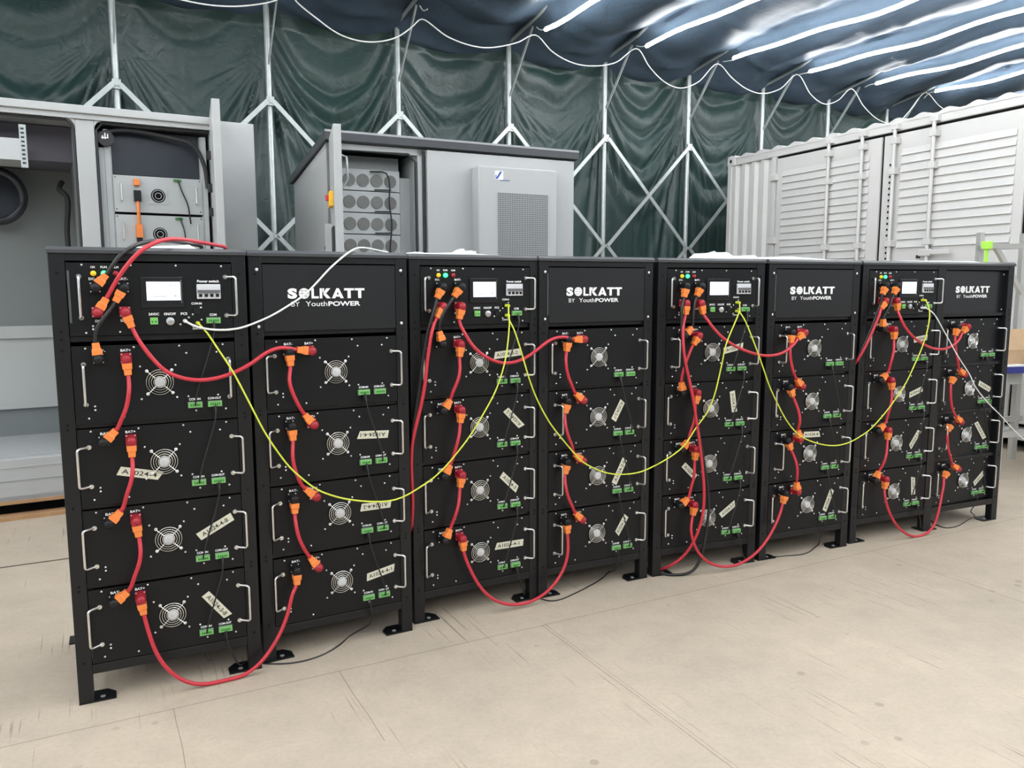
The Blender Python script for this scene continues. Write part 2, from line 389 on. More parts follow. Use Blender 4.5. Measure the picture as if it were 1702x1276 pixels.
        part('lead', MB().tube(relax(smooth_path([WP(i, .58, 4.0-.01*(i < 6))+io, WP(i, .66, z0+.01)+io, WP(i, .75, z0)+io], .03), 1), .006, 6), WHITEC, st, True)
build_tent()
def garland(pxs, label, name='supply_wire'):
    o, n = WP(0, .58, 0), WN
    pts = relax(smooth_path([on_plane(x, y, o, n) for x, y in pxs], .03), 1)
    part_o = part(name, MB().tube(pts, .0065, 8), WHITEC, None, True); tag(part_o, label, 'cable')
garland([(150, -75), (215, -35), (262, -12), (303, 0), (354, 9), (404, 10), (460, 0), (482, -14), (490, 0), (525.5, 30), (566, 58), (611.4, 69.7), (657, 63), (687, 43), (700, 31.3), (743, 60.6), (783, 75.8), (813.5, 79.3), (860, 70.7),
  (890, 58.1), (917.8, 85.9), (953.2, 105), (988.5, 109.7), (1023.9, 103.6), (1059.3, 80.9), (1079.5, 111.2), (1104.8, 136.4), (1130, 146.5), (1160.3, 136.4), (1193.2, 106.1),
  (1215.9, 128.9), (1241.2, 148), (1266.5, 155.6), (1296.8, 147.6), (1326, 123.8), (1347.3, 156.6), (1370, 172.8), (1392.8, 166.8), (1415.5, 147.5), (1435.7, 176.9), (1462, 200), (1490, 205), (1511.5, 184.4), (1538.3, 154), (1559.5, 174.3), (1580, 190)],
  'thin white supply wire hanging in scallops under the ceiling edge along the tarpaulin wall')

# ------------------------------------------------------------------ racks
def rack_frame(name, label, i, bays=1, group='black battery racks in the row'):
    x, y, a = RACKS[i]; W = RW*bays if bays == 1 else 1.138
    r = thing(name, label, 'rack', (x, y, 0), a, group)
    # lid: shallow folded tray with a sloped lip
    mb = MB(); y0, y1 = -.006, RD+.004
    prof = [(y0, RH-.020), (y0, RH-.010), (y0+.012, RH), (y1-.012, RH), (y1, RH-.010), (y1, RH-.020)]
    vs = [(xx, yy, zz) for xx in (-.003, W+.003) for yy, zz in prof]; n = 6
    mb.add(vs, [tuple(range(n))[::-1], tuple(range(n, 2*n))]+[(k, k+1, k+1+n, k+n) for k in range(n-1)]+[(n-1, 0, n, 2*n-1)])
    part('lid', mb, mat('lid steel', (.05, .052, .055, 1), .35, 0, .5), r)
    xs = [0, W] if bays == 1 else [0, .575, W]
    for k, xp in enumerate(xs):
        e0, e1 = (xp, xp+.045) if k == 0 else ((xp-.045, xp) if k == len(xs)-1 else (xp-.045, xp+.045))
        if bays == 2 and k == 1: e0, e1 = .540, .600
        for yy in ((0, .04), (RD-.04, RD)):
            part('post', MB().box(e0, e1, yy[0], yy[1], .006, RH-.02), BLACK, r, bevel=.002)
            d = 1 if k < len(xs)-1 else -1
            xa = e0 if d > 0 else e1
            if yy[0] == 0: ys = (0, .045, .075)
            else: ys = (RD, RD-.045, RD-.075)
            tip = .11
            poly = [(xa, ys[0]), (xa+d*tip, ys[0]), (xa+d*tip, ys[1]), (xa+d*.085, ys[2]), (xa, ys[2])]
            if yy[0] > 0: poly = [(xa-d*.05, ys[0]), (xa+d*tip, ys[0]), (xa+d*tip, ys[1]), (xa+d*.085, ys[2]), (xa-d*.05, ys[2])]
            mb = MB(); nn = len(poly); mb.add([(p, q, .0) for p, q in poly]+[(p, q, .006) for p, q in poly], [tuple(range(nn)), tuple(range(2*nn-1, nn-1, -1))]+[(j, (j+1) % nn, (j+1) % nn+nn, j+nn) for j in range(nn)])
            ft = part('foot_plate', mb, BLACK, r)
            part('bolt_hole', MB().cyl((xa+d*.07, (ys[0]+ys[1])/2, .006), (xa+d*.07, (ys[0]+ys[1])/2, .0075), .008, 12), SCREW, ft)
    part('side_panel', MB().box(.003, .006, .04, RD-.04, .13, RH-.02), BLACK, r)
    part('side_panel', MB().box(W-.006, W-.003, .04, RD-.04, .13, RH-.02), BLACK, r)
    part('back_panel', MB().box(.045, W-.045, RD-.01, RD-.006, .13, RH-.02), BLACK, r)
    for b in range(bays):
        x0, x1 = (.045, W-.045) if bays == 1 else ((.045, .540) if b == 0 else (.600, W-.045))
        part('top_rail', MB().box(x0, x1, .002, .03, 1.444, RH-.02), BLACK, r)
        part('bottom_rail', MB().box(x0, x1, .001, .05, .098, .130), BLACK, r, bevel=.002)
        part('bottom_rail', MB().box(x0, x1, RD-.05, RD, .098, .130), BLACK, r)
        part('shelf', MB().box(x0, x1, .02, RD-.05, .126, .130), BLACK, r)
        for z in [1.196]+[ZF[j]-.1325 for j in range(3)]:
            mb = MB(); mb.box(x0, x1, .012, .04, z-.005, z+.012); part('rail', mb, BLACK, r)
        part('void', MB().box(x0+.01, x1-.01, .52, .525, .14, 1.43), SLOT, r)
    # rack holes
    mb = MB()
    for xp in ([.022, W-.022] if bays == 1 else [.022, W-.022]):
        for z in (1.405, 1.225, 1.20, 1.165, .93, .915, .66, .40, .385, .14):
            mb.cyl((xp, -.0008, z), (xp, .0, z), .0045, 10)
    psplit('bolt_hole', mb, SLOT, r)
    return r
NAMES = ['frame of the leftmost and nearest black rack, two cables over its lid', 'black rack frame second from the left, under the white cable',
         'black rack frame third from the left, with white film on its lid', 'black rack frame fourth from the left, with a bare lid',
         'black rack frame fifth from the left, its lid under crumpled film', 'black rack frame sixth from the left, in front of the container corner',
         'double-width black rack frame at the right end of the row, two columns under one lid']
for i in range(6): rack_frame('battery_rack', NAMES[i], i)
rack_frame('battery_rack', NAMES[6], 6, 2)
# module column 8 sits in the right bay of the double rack
COLN = ['leftmost rack', 'second rack from left', 'third rack from left', 'fourth rack from left', 'fifth rack from left', 'sixth rack from left', 'left bay of end rack', 'right bay of end rack']
ROWN = ['top', 'second', 'third', 'bottom']

CACHE = {}
def cached(key, fn, m, smooth=False):
    if key not in CACHE: CACHE[key] = fn().mesh(key.split('|')[0], m, smooth)
    return CACHE[key]
def handle_mb(shift, h):
    """folding bow handle; shift = sideways swing of the grip, h = height"""
    arm = .042; sx = shift; dy = -math.sqrt(max(arm**2-sx**2, .012**2)); mb = MB(); r = .0042
    pts = [(0, 0, h)]; c = .010
    for k in range(7):
        a = k/6*PI/2; f = 1-c/arm*(1-math.sin(a)); pts.append((sx*f, dy*f, h-c*(1-math.cos(a))))
    for k in range(7):
        a = (6-k)/6*PI/2; f = 1-c/arm*(1-math.sin(a)); pts.append((sx*f, dy*f, c*(1-math.cos(a))))
    pts.append((0, 0, 0)); mb.tube(pts, r, 8)
    for z in (0, h): mb.cyl((0, 0, z), (0, -.005, z), .0075, 12)
    return mb
def screw_mb(r=.0034):
    mb = MB(); mb.tube([(0, .001, 0), (0, -.0012, 0), (0, -.0024, 0)], [r, r, r*.55], 8); return mb
def fan_mb():
    mb = MB()
    for R in (.041, .0335, .026, .019): mb.ring((0, -.006, 0), R, .0015)
    for sx in (-1, 1):
        for sz in (-1, 1): mb.tube([(sx*.013, -.007, sz*.013), (sx*.037, -.007, sz*.037)], .0013, 6)
    return mb
def hub_mb():
    mb = MB(); mb.tube([(0, .0, 0), (0, -.008, 0), (0, -.0095, 0)], [.0165, .0165, .014], 20); return mb
def fan_recess(): return MB().cyl((0, .001, 0), (0, -.0006, 0), .043, 32)
def socket_mb():
    mb = MB(); mb.box(-.0165, .0165, -.006, .002, -.0165, .0165); mb.cyl((0, -.006, 0), (0, -.016, 0), .0125, 18)
    return mb
def pins_mb():
    mb = MB()
    for a in (-1, 1):
        for b in (-1, 1): mb.cyl((a*.0125, -.006, b*.0125), (a*.0125, -.0075, b*.0125), .0025, 8)
    return mb
def term_mb():
    mb = MB(); mb.box(-.0225, .0225, -.009, .001, -.010, .010); return mb
def term_slots():
    mb = MB()
    for k in range(5): mb.box(-.016+k*.0068, -.016+k*.0068+.005, -.0098, -.0088, -.004, .004)
    return mb
def term_cap(): return MB().box(-.0205, .0205, -.0125, -.009, -.0075, .0065)
def module_text():
    mb = MB()
    for s, u in (('BAT-', .127), ('BAT+', .200)): put_text(mb, s, u, .1035, .0085, bold=.03, width=.030)
    for s, u in (('COM-IN', .400), ('COM-OUT', .462)): put_text(mb, s, u, -.0675, .0080, bold=.03, width=.036 if u < .45 else .042)
    return mb
SHIFT_L = [[0, -.033, -.033, -.033], [-.033]*4, [-.033]*4, [-.03, .02, .02, .02], [.022, -.03, -.03, -.03], [.01, -.03, .02, -.03], [-.03]*4, [-.03, -.03, .004, -.03]]
SHIFT_R = [[0, .033, .033, .033], [.03]*4, [.03]*4, [.018, .012, .018, .03], [.02, .03, .018, .03], [.004, .02, .02, .02], [.03]*4, [.02, .02, .02, .02]]
TAPES = {  # (rack, row): left end px, right end px, text, upside down, colour hint
 (0, 1): ((195, 782), (268, 790.5), 'A1024-4', 0), (0, 2): ((331, 892), (383.5, 859.5), 'A1024-4-8', 0), (0, 3): ((341, 986.5), (379.7, 1024), 'A1024-3-8', 0),
 (1, 1): ((593.6, 723), (645.6, 721), 'A1024-4-1', 1), (1, 2): ((598.7, 843.8), (649.6, 836.7), 'A1024-4-2', 1), (1, 3): ((608.5, 960), (655.7, 942.5), 'A1024-4-1', 0),
 (2, 0): ((820.5, 591), (864.7, 584.5), 'A1024-3-2', 0), (2, 1): ((840, 680), (867.5, 709), 'A1024-2-2', 1), (2, 2): ((834, 789), (859.4, 813), 'A1024-3', 0), (2, 3): ((822.4, 908.3), (867.6, 901.2), 'A1024-4-1', 0),
 (3, 1): ((1019.7, 698.6), (1036, 664), 'A1024-2-7', 1), (3, 2): ((1020.5, 803.8), (1039.5, 760.7), 'A1024-2-6', 0), (3, 3): ((1024.7, 888), (1041, 857), 'A1024-2-4', 0),
 (4, 0): ((1203.8, 583), (1234.4, 574.5), 'A1024-5', 0), (4, 1): ((1217.1, 650), (1221, 685.4), 'A1024-3-3', 0), (4, 2): ((1136, 772), (1157, 794), 'A1024-3', 0), (4, 3): ((1197.7, 856.8), (1222, 835.6), 'A1024-3-7', 0),
 (5, 2): ((1334.6, 722.3), (1362.4, 721), 'A1024-4', 0), (5, 3): ((1369.9, 849.3), (1382.8, 814), 'A1024-2-2', 0),
 (6, 0): ((1519, 565), (1541.7, 560.2), 'A1024-5', 0), (6, 1): ((1510.7, 657), (1533.2, 645.8), 'A1024-6-2', 0), (6, 2): ((1511.9, 744.3), (1528.4, 715.7), 'A1024-5-3', 0), (6, 3): ((1517.6, 791.4), (1517.9, 822.2), 'A1024-2-4', 0),
 (7, 1): ((1627.3, 636.4), (1646.1, 647.7), 'A1024-5-6', 0), (7, 2): ((1621.7, 700.4), (1636.6, 728.9), 'A1024-5-7', 0), (7, 3): ((1618.4, 804.6), (1636, 783.8), 'A1024-5-8', 0)}
def place_screw(par, u, z, r='s'):
    return obj('screw', cached('screw|'+r, lambda: screw_mb(.0034 if r == 's' else (.0055 if r == 'm' else .008)), SCREW, True), par, (u, 0, z))
def battery_module(i, j):
    x, y, a = RACKS[i]; z = ZF[j]; key = (i, j)
    n = 'leftmost' if i == 0 else ''
    tp = TAPES.get(key)
    ang = ''
    if tp:
        (ax, ay), (bx, by) = tp[0], tp[1]; dg = math.degrees(math.atan2(ay-by, bx-ax))
        ang = ', upright tape strip' if abs(dg) > 75 else (', level tape strip' if abs(dg) < 15 else (', tape strip rising right' if dg > 0 else ', tape strip falling right'))
    else: ang = ', no tape'
    lab = 'black battery module%s, %s of four, %s' % (ang, ROWN[j], COLN[i])
    m = thing('battery_module', lab, 'battery module', RL(i, 0, z, 0), a, 'black battery modules in the racks')
    obj('front_panel', cached('front_panel|m', lambda: MB().box(.047, .533, 0, .006, -.124, .125), PANEL), m)
    obj('case', cached('case|m', lambda: MB().box(.060, .520, .0062, .48, -.120, .115), BLACK), m)
    for u, sh in ((.078, SHIFT_L[i][j]), (.511, SHIFT_R[i][j])):
        obj('handle', cached('handle|%.3f' % sh, lambda: handle_mb(sh, .128), STEEL, True), m, (u, 0, -.061))
    fg = obj('fan_guard', cached('fan_guard', fan_mb, STEEL, True), m, (.296, 0, 0))
    obj('hub', cached('hub', hub_mb, HUBM, True), fg); obj('recess', cached('recess', fan_recess, SLOT), fg)
    for sx in (-1, 1):
        for sz in (-1, 1):
            place_screw(m, .296+sx*.0375, sz*.0375, 'm'); place_screw(m, .2925+sx*.0535, sz*.0535)
    for u, v in ((.36, .117), (.381, .092), (.496, .117), (.475, .092), (.381, -.053), (.474, -.053), (.403, -.102), (.497, -.102), (.086, .117), (.224, .117), (.084, -.106), (.185, -.108), (.103, -.068), (.103, -.080)):
        place_screw(m, u, v)
    sn = obj('socket', cached('socket|n', socket_mb, BLKPLAST), m, (.121, 0, .085)); obj('pins', cached('pins', pins_mb, SCREW), sn); sn['label'] = 'black negative socket'
    sp = obj('socket', cached('socket|p', socket_mb, REDPLUG), m, (.200, 0, .083)); obj('pins', cached('pins', pins_mb, SCREW), sp); sp['label'] = 'red positive socket'
    for u in (.400, .4625):
        t = obj('terminal', cached('terminal', term_mb, RIM), m, (u, 0, -.082))
        c = obj('plug', cached('termcap', term_cap, GREEN), t); obj('contacts', cached('termslots', term_slots, GREEND), t, (0, -.0035, 0))
    obj('lettering', cached('lettering|m', module_text, PRINT), m)
    if tp:
        o, nn = rack_plane(i, .0006); A = on_plane(*tp[0], o, nn); B = on_plane(*tp[1], o, nn)
        ca, sa = math.cos(a), math.sin(a)
        u0, z0 = (A.x-x)*ca+(A.y-y)*sa, A.z-z; u1, z1 = (B.x-x)*ca+(B.y-y)*sa, B.z-z
        L = math.hypot(u1-u0, z1-z0); th = math.atan2(z1-z0, u1-u0); h = .0145
        rr = random.Random(i*10+j)
        poly = [(-L/2, -h), (L/2+rr.uniform(-.01, .006), -h), (L/2+rr.uniform(-.006, .008), h), (-L/2+rr.uniform(-.004, .012), h)]
        poly.insert(1, (0, -h*1.02)); poly.insert(4, (0, h))
        M = Matrix.Translation(((u0+u1)/2, 0, (z0+z1)/2)) @ Matrix.Rotation(-th, 4, 'Y')
        t = part('tape_strip', MB().prism(poly, -.0008, 0, M), TAPE, m); t['label'] = 'pale masking tape with handwriting'
        mb = MB(); R = M @ Matrix.Rotation(PI, 4, 'Y') if tp[3] else M
        put_text(mb, tp[2], 0, -.0075, .015, y=-.0011 if not tp[3] else -.0011, bold=.012, width=L*.80, M=R @ Matrix.Shear('XZ', 4, (0, 0)) if False else R)
        part('handwriting', mb, INK, t)
for i in range(8):
    for j in range(4): battery_module(i, j)

# ---- control modules (even columns) and logo panels (odd columns)
def control_text():
    mb = MB()
    for s, u, z, h, wd in (('ON', .121, 1.421, .007, .012), ('FUN', .152, 1.421, .007, .018), ('ALM', .185, 1.421, .007, .018), ('DC-', .118, 1.384, .008, .020), ('BAT-', .205, 1.384, .008, .028),
                       ('DC+', .130, 1.252, .008, .022), ('BAT+', .205, 1.252, .008, .028), ('Power switch', .459, 1.3765, .0085, .068), ('24VDC', .289, 1.2705, .0085, .031), ('ON/OFF', .337, 1.2705, .0085, .036),
                       ('PCS', .380, 1.2705, .0085, .020), ('COM-IN', .420, 1.304, .0075, .032), ('COM-OUT', .420, 1.222, .006, .032), ('COM', .470, 1.2655, .0085, .022)):
        put_text(mb, s, u, z-1.21, h, bold=.03, width=wd)
    return mb
def control_module(i, lab):
    x, y, a = RACKS[i]; zb = 1.21
    m = thing('control_module', lab, 'control unit', RL(i, 0, zb, 0), a, 'control units at the top of the racks')
    obj('front_panel', cached('front_panel|c', lambda: MB().box(.047, .533, 0, .006, 0, .228), PANEL), m)
    obj('case', cached('case|c', lambda: MB().box(.06, .52, .0062, .48, .004, .22), BLACK), m)
    for u, sh in ((.081, 0 if i == 0 else -.028), (.513, (.03, 0, .03, 0, .004, 0, .03)[i])):
        obj('handle', cached('handle|%.3f' % sh, lambda: handle_mb(sh, .128), STEEL, True), m, (u, 0, 1.267-zb))
    if i == 0: part('trim_strip', MB().box(.049, .055, -.002, 0, 1.25-zb, 1.414-zb), mat('grey strip', (.08, .085, .09, 1), .4), m)
    for u, mt, nm in ((.122, LEDY, 'yellow lamp'), (.152, LEDG, 'green lamp, lit'), (.185, LEDR, 'dark red lamp')):
        mb = MB(); mb.tube([(0, 0, 0), (0, -.006, 0), (0, -.009, 0), (0, -.0105, 0)], [.0085, .0085, .006, .0015], 16)
        l = part('indicator_lamp', mb, mt, m, True, loc=(u, 0, 1.405-zb)); l['label'] = nm
    for u, z, mt, k, nm in ((.125, 1.361, BLKPLAST, 'n', 'black'), (.205, 1.361, BLKPLAST, 'n', 'black'), (.127, 1.284, REDPLUG, 'p', 'red'), (.205, 1.284, REDPLUG, 'p', 'red')):
        s = obj('socket', cached('socket|'+k, socket_mb, mt), m, (u, 0, z-zb)); obj('pins', cached('pins', pins_mb, SCREW), s); s['label'] = nm+' socket'
    d = part('display_frame', MB().box(.255, .381, -.006, 0, 1.296-zb, 1.394-zb), BEZEL, m, bevel=.002)
    part('screen', MB().box(.271, .372, -.0075, -.0055, 1.319-zb, 1.379-zb), SCREEN, d)
    part('gloss_strip', MB().box(.374, .3755, -.0075, -.0055, 1.31-zb, 1.385-zb), STEEL, d)
    part('screen_marks', MB().box(.340, .346, -.0079, -.0075, 1.366-zb, 1.370-zb).box(.352, .358, -.0079, -.0075, 1.366-zb, 1.370-zb).box(.352, .360, -.0079, -.0075, 1.330-zb, 1.337-zb).box(.29, .33, -.0079, -.0075, 1.330-zb, 1.333-zb), mat('screen marks', (.5, .55, .7, 1), .4), d)
    br = part('breaker', MB().box(.422, .496, -.010, 0, 1.323-zb, 1.371-zb), GREYP, m, bevel=.001)
    part('rocker', MB().box(.424, .494, -.016, -.010, 1.343-zb, 1.352-zb), GREYD, br)
    for k in range(4): part('toggle', MB().box(.428+k*.0175, .438+k*.0175, -.013, -.010, 1.329-zb, 1.339-zb), BLKPLAST, br)
    t = part('terminal', MB().box(.277, .300, -.009, 0, 1.242-zb, 1.264-zb), GREEN, m)
    psplit('contact', MB().box(.281, .286, -.0098, -.009, 1.247-zb, 1.254-zb).box(.291, .296, -.0098, -.009, 1.247-zb, 1.254-zb), GREEND, t)
    part('push_button', MB().tube([(.337, 0, 1.251-zb), (.337, -.008, 1.251-zb), (.337, -.010, 1.251-zb)], [.0125, .0125, .009], 24), mat('button steel', (.5, .5, .5, 1), .35, .8), m, True)
    for u, z in ((.381, 1.251), (.420, 1.283), (.420, 1.243)):
        jk = part('data_jack', MB().box(u-.009, u+.009, -.004, 0, z-.010-zb, z+.010-zb), BLKPLAST, m)
        for s in (-1, 1): place_screw(jk, u+s*.013, z+s*.011-zb)
    t = obj('terminal', cached('terminal', term_mb, RIM), m, (.470, 0, 1.251-zb)); obj('plug', cached('termcap', term_cap, GREEN), t); obj('contacts', cached('termslots', term_slots, GREEND), t, (0, -.0035, 0))
    for u, z in ((.091, 1.431), (.229, 1.431), (.362, 1.431), (.502, 1.430), (.092, 1.219), (.188, 1.220), (.50, 1.219), (.112, 1.240), (.112, 1.230)): place_screw(m, u, z-zb)
    obj('lettering', cached('lettering|c', control_text, PRINT), m)
CL = {0: 'control unit with black and red cables arching over the lid, leftmost rack', 2: 'control unit at the top of the third rack, under flat white film',
      4: 'control unit at the top of the fifth rack, under crumpled white film', 6: 'control unit of the end rack, smallest in view'}
for i in CL: control_module(i, CL[i])
def logo_panel(i, lab):
    x, y, a = RACKS[i]; zb = 1.21
    m = thing('logo_panel', lab, 'cover panel', RL(i, 0, zb, 0), a, 'cover panels with the white company logo')
    part('cover_plate', MB().box(.047, .533, .001, .005, -.003, .229), mat('satin black plate', (.0065, .0072, .009, 1), .40, 0, .45), m)
    for u in (.0285, .556 if i < 6 else .53):
        for z in (1.421, 1.224): place_screw(m, u, z-zb, 'm')
    if i in (3, 5, 7): part('edge_strip', MB().box(.0405, .0425, -.001, .001, .03, .205), STEEL, m)
    mb = MB(); h = .036; z0 = 1.320-zb; y0 = -.0005
    def pl(pts, x0, wd): mb.prism([(x0+p*wd, z0+q*h) for p, q in pts], y0, .0008)
    put_text(mb, 'S', .148, z0-.0005, h+.001, y=y0, bold=.06, width=.034)
    # globe: disc cut by a grid
    cx, cz, R = .190, z0+h/2, .0192
    for k in range(4):
        for l in range(3):
            xa, xb = [-1, -.36, .36][l], [-.42, .30, 1][l]; za, zb_ = [-1, -.5, .04, .54][k], [-.56, -.02, .48, 1][k]
            ps = []
            for (px, pz) in ((xa, za), ((xa+xb)/2, za), (xb, za), (xb, (za+zb_)/2), (xb, zb_), ((xa+xb)/2, zb_), (xa, zb_), (xa, (za+zb_)/2)):
                q = math.hypot(px, pz); s = 1 if q <= 1 else 1/q; ps.append((cx+px*s*R, cz+pz*s*R*.98))
            mb.prism(ps, y0, .0008)
    pl([(0, 0), (1, 0), (1, .22), (.34, .22), (.34, 1), (0, 1)], .216, .026)
    pl([(0, 0), (.22, 0), (.22, 1), (0, 1)], .246, .040); pl([(.30, .52), (.62, 1), (.98, 1), (.58, .5)], .246, .040); pl([(.30, .46), (.58, .5), (1, 0), (.64, 0), (.36, .34)], .246, .040); pl([(.26, .62), (.34, .62), (.42, .9), (.40, 1), (.26, 1)], .246, .040)
    for (ax, w_) in ((.290, .044),):
        pl([(0, 0), (.28, 0), (.50, .66), (.40, 1)], ax, w_); pl([(.60, 1), (.40, 1), (.50, .66), (.72, 0), (1, 0)], ax, w_); pl([(.26, .16), (.74, .16), (.66, .38), (.34, .38)], ax, w_)
    for tx in (.336, .376): pl([(.34, 0), (.66, 0), (.66, .78), (1, .78), (1, 1), (0, 1), (0, .78), (.34, .78)], tx, .037)
    put_text(mb, 'BY', .143, 1.2925-zb, .0165, y=y0, bold=.0, width=.030, align='l'); put_text(mb, 'Youth', .194, 1.2925-zb, .0175, y=y0, bold=.005, width=.078, align='l'); put_text(mb, 'POWER', .276, 1.2922-zb, .0172, y=y0, bold=.03, width=.120, align='l')
    part('lettering', mb, PRINT, m)
LL = {1: 'black cover plate with the white logo partly crossed by the white cable', 3: 'black cover plate with a white logo on the fourth rack from the left', 5: 'black cover plate with a white logo on the sixth rack, before the container', 7: 'black cover plate with the smallest white logo, at the right end of the row'}
for i in LL: logo_panel(i, LL[i])

# ------------------------------------------------------------------ cables
RC = .0068
def plug(root, inv, i, u, z, toward, neg):
    x, y, a = RACKS[i]; c = RL(i, u, z, 0)+inv; n = Vector((math.sin(a), -math.cos(a), 0)); mb = MB()
    mb.tube([c+n*.014, c+n*.030, c+n*.046, c+n*.052], [.0150, .0150, .0145, .009], 18)
    for k in range(4): mb.tube([c+n*(.020+k*.007), c+n*(.023+k*.007)], .0160, 18)
    cc = RL(i, u, z, .035)+inv; d = (toward+inv-cc); d -= n*d.dot(n)*.6; d.normalize()
    cap_o = part('plug', mb, BLKPLAST if neg else REDPLUG, root, True)
    side = d.cross(n).normalized()
    # ridged neck from the cap, then the orange boot
    mb = MB(); mb.bar(cc, cc+d*.021, .028, .026, up=n); part('neck', mb, BLKPLAST if neg else REDPLUG, cap_o)
    mb = MB(); vs = []
    for t, ww, hh in ((.014, .0150, .0140), (.032, .0140, .0130), (.034, .0115, .0115), (.052, .0105, .0105)):
        for p, q in ((-1, -1), (1, -1), (1, 1), (-1, 1)): vs.append(cc+d*t+side*p*ww+n*q*hh)
    fs = [(3, 2, 1, 0), (12, 13, 14, 15)]+[(k*4+e, k*4+(e+1) % 4, k*4+4+(e+1) % 4, k*4+4+e) for k in range(3) for e in range(4)]
    mb.add(vs, fs); bo = part('boot', mb, ORANGE, root, bevel=.0025); bo['label'] = 'orange boot'; cap_o['label'] = ('black' if neg else 'red')+' plug'
    return cc+d*.050-inv, d
SK = {'m-': lambda j: (.121, ZF[j]+.085), 'm+': lambda j: (.200, ZF[j]+.083)}
CSK = {'DC-': (.125, 1.361), 'BAT-': (.205, 1.361), 'DC+': (.127, 1.284), 'BAT+': (.205, 1.284)}
def sock(s):
    i, k = s; 
    if k in CSK: return (i,)+CSK[k]+(k.endswith('-'),)
    return (i,)+SK[k[:2]](int(k[2]))+(k[1] == '-',)
def over_lid(p, i, r):
    """the cable runs on along the lid and drops behind the rack"""
    a = RACKS[i][2]; bk = Vector((-math.sin(a), math.cos(a), 0)); x, y, _ = RACKS[i]
    d0 = (p-Vector((x, y, 0))).dot(bk); z = RH+r+.001; out = []
    for d, zz in ((d0+.10, z), (.585, z), (.625, z-.04), (.635, z-.30)): q = p+bk*(d-d0); q.z = zz; out.append(q)
    return out
def power_cable(a, b, pts, label, mcable=RED, dm=.058, ds=None, name='power_cable', group='red power cables', top=False):
    """a, b: sockets (rack, socket) or None for an end that runs off behind; pts: sight points between them"""
    A = sock(a) if a else None; B = sock(b) if b else None
    ia = A[0] if A else B[0]; ib = B[0] if B else ia; n = len(pts); P = []
    for k, (px, py) in enumerate(pts):
        f = k/(n-1) if n > 1 else .5
        if ds: d = ds[k] if k < len(ds) else ds[-1]
        else:
            d = dm
            if A: d = min(d, .036+(dm-.036)*min(1, f*4))
            if B: d = min(d, .036+(dm-.036)*min(1, (1-f)*4))
        if ia == ib: p = RP(ia, px, py, d)
        else:
            p = RP(ia, px, py, d).lerp(RP(ib, px, py, d), f)
        p.z = max(p.z, RC+.001)
        if top and d < -.005: p.z = max(p.z, RH+RC+.001)
        P.append(p)
    if top: P += over_lid(P[-1], ia, RC)
    org = P[len(P)//2].copy(); org.z = min(p.z for p in P)
    root = thing(name, label, 'cable', org, 0, group); inv = -org
    if A:
        e, d = plug(root, inv, A[0], A[1], A[2], P[0], A[3]); P = [e-d*.008, e+d*.012]+[p for p in P if (p-RL(A[0], A[1], A[2], .035)).length > .075]
    if B:
        e, d = plug(root, inv, B[0], B[1], B[2], P[-1] if len(pts) > 1 else RP(ib, *pts[-1], .036), B[3]); P = [p for p in P if (p-RL(B[0], B[1], B[2], .035)).length > .075]+[e+d*.012, e-d*.008]
    part('sheath', MB().tube([p+inv for p in relax(smooth_path(P, .012), 4)], RC, 10), mcable, root, True)
    return root
def drop(i, cap_row_from, cap_row_to): pass
pc = power_cable
OVER_R = [.045, .05, .055, .06, .055, .035, .0, -.05, -.13, -.24, -.36]
pc((0, 'DC+'), None, [(172, 503), (181.6, 490.4), (195.4, 462.8), (215.5, 435.2), (235.6, 415.1), (255.6, 403.8), (275.7, 397.6), (300.8, 397.6), (325.9, 401.3), (351, 405.8), (375, 411)], 'red cable rising from the leftmost control unit and arching over its lid', ds=OVER_R, group=None, top=True)
pc((0, 'DC-'), None, [(172.9, 460.3), (180.4, 446.5), (198, 425.1), (215.5, 412), (235.6, 403.8), (260.7, 399.5), (285, 401), (310, 404.5), (335, 409)], 'black cable arching over the lid of the leftmost rack beside the red one', BLKCABLE, ds=[.04, .04, .035, .01, -.04, -.09, -.15, -.24, -.34], group=None, top=True)
pc((0, 'BAT-'), (0, 'm-0'), [(196.7, 492.9), (190.4, 504.2), (177.9, 520.5), (165.3, 538), (157.8, 550.6), (156.8, 565.6), (160.3, 579.4)], 'black cable with orange boots from control unit to top module, leftmost rack', BLKCABLE, dm=.05, group='black power cables')
pc((0, 'BAT+'), (1, 'm+0'), [(215.5, 535.5), (223, 548), (235.6, 573.1), (255.6, 598.2), (273.2, 615.8), (298.3, 627), (330.9, 632), (361, 628.3), (391.1, 618), (420.4, 602.5), (436.7, 589.5), (453, 580.5), (471.3, 576.7), (489.7, 578.1), (501.9, 581.7)], 'red cable drooping from the leftmost control unit to the second rack', dm=.062)
def col_cable(i, rows, label): pass
pc((0, 'm+0'), (0, 'm-1'), [(212.2, 615.8), (214.2, 628.3), (215, 645.9), (212.5, 666), (207.9, 685), (197.9, 705), (186.6, 721.4)], 'short red cable joining top and second modules of the leftmost rack')
pc((0, 'm+1'), (0, 'm-2'), [(219.2, 752.7), (220.5, 764), (221, 785.3), (216.7, 805.4), (209.2, 825.5), (200.4, 841.8), (192.9, 858.1)], 'short red cable joining second and third modules of the leftmost rack')
pc((0, 'm+2'), (0, 'm-3'), [(229.7, 885.7), (233.5, 898.2), (234.3, 920.8), (230.5, 940.8), (223, 958.4), (212.9, 976), (205.4, 989)], 'short red cable joining third and bottom modules of the leftmost rack')
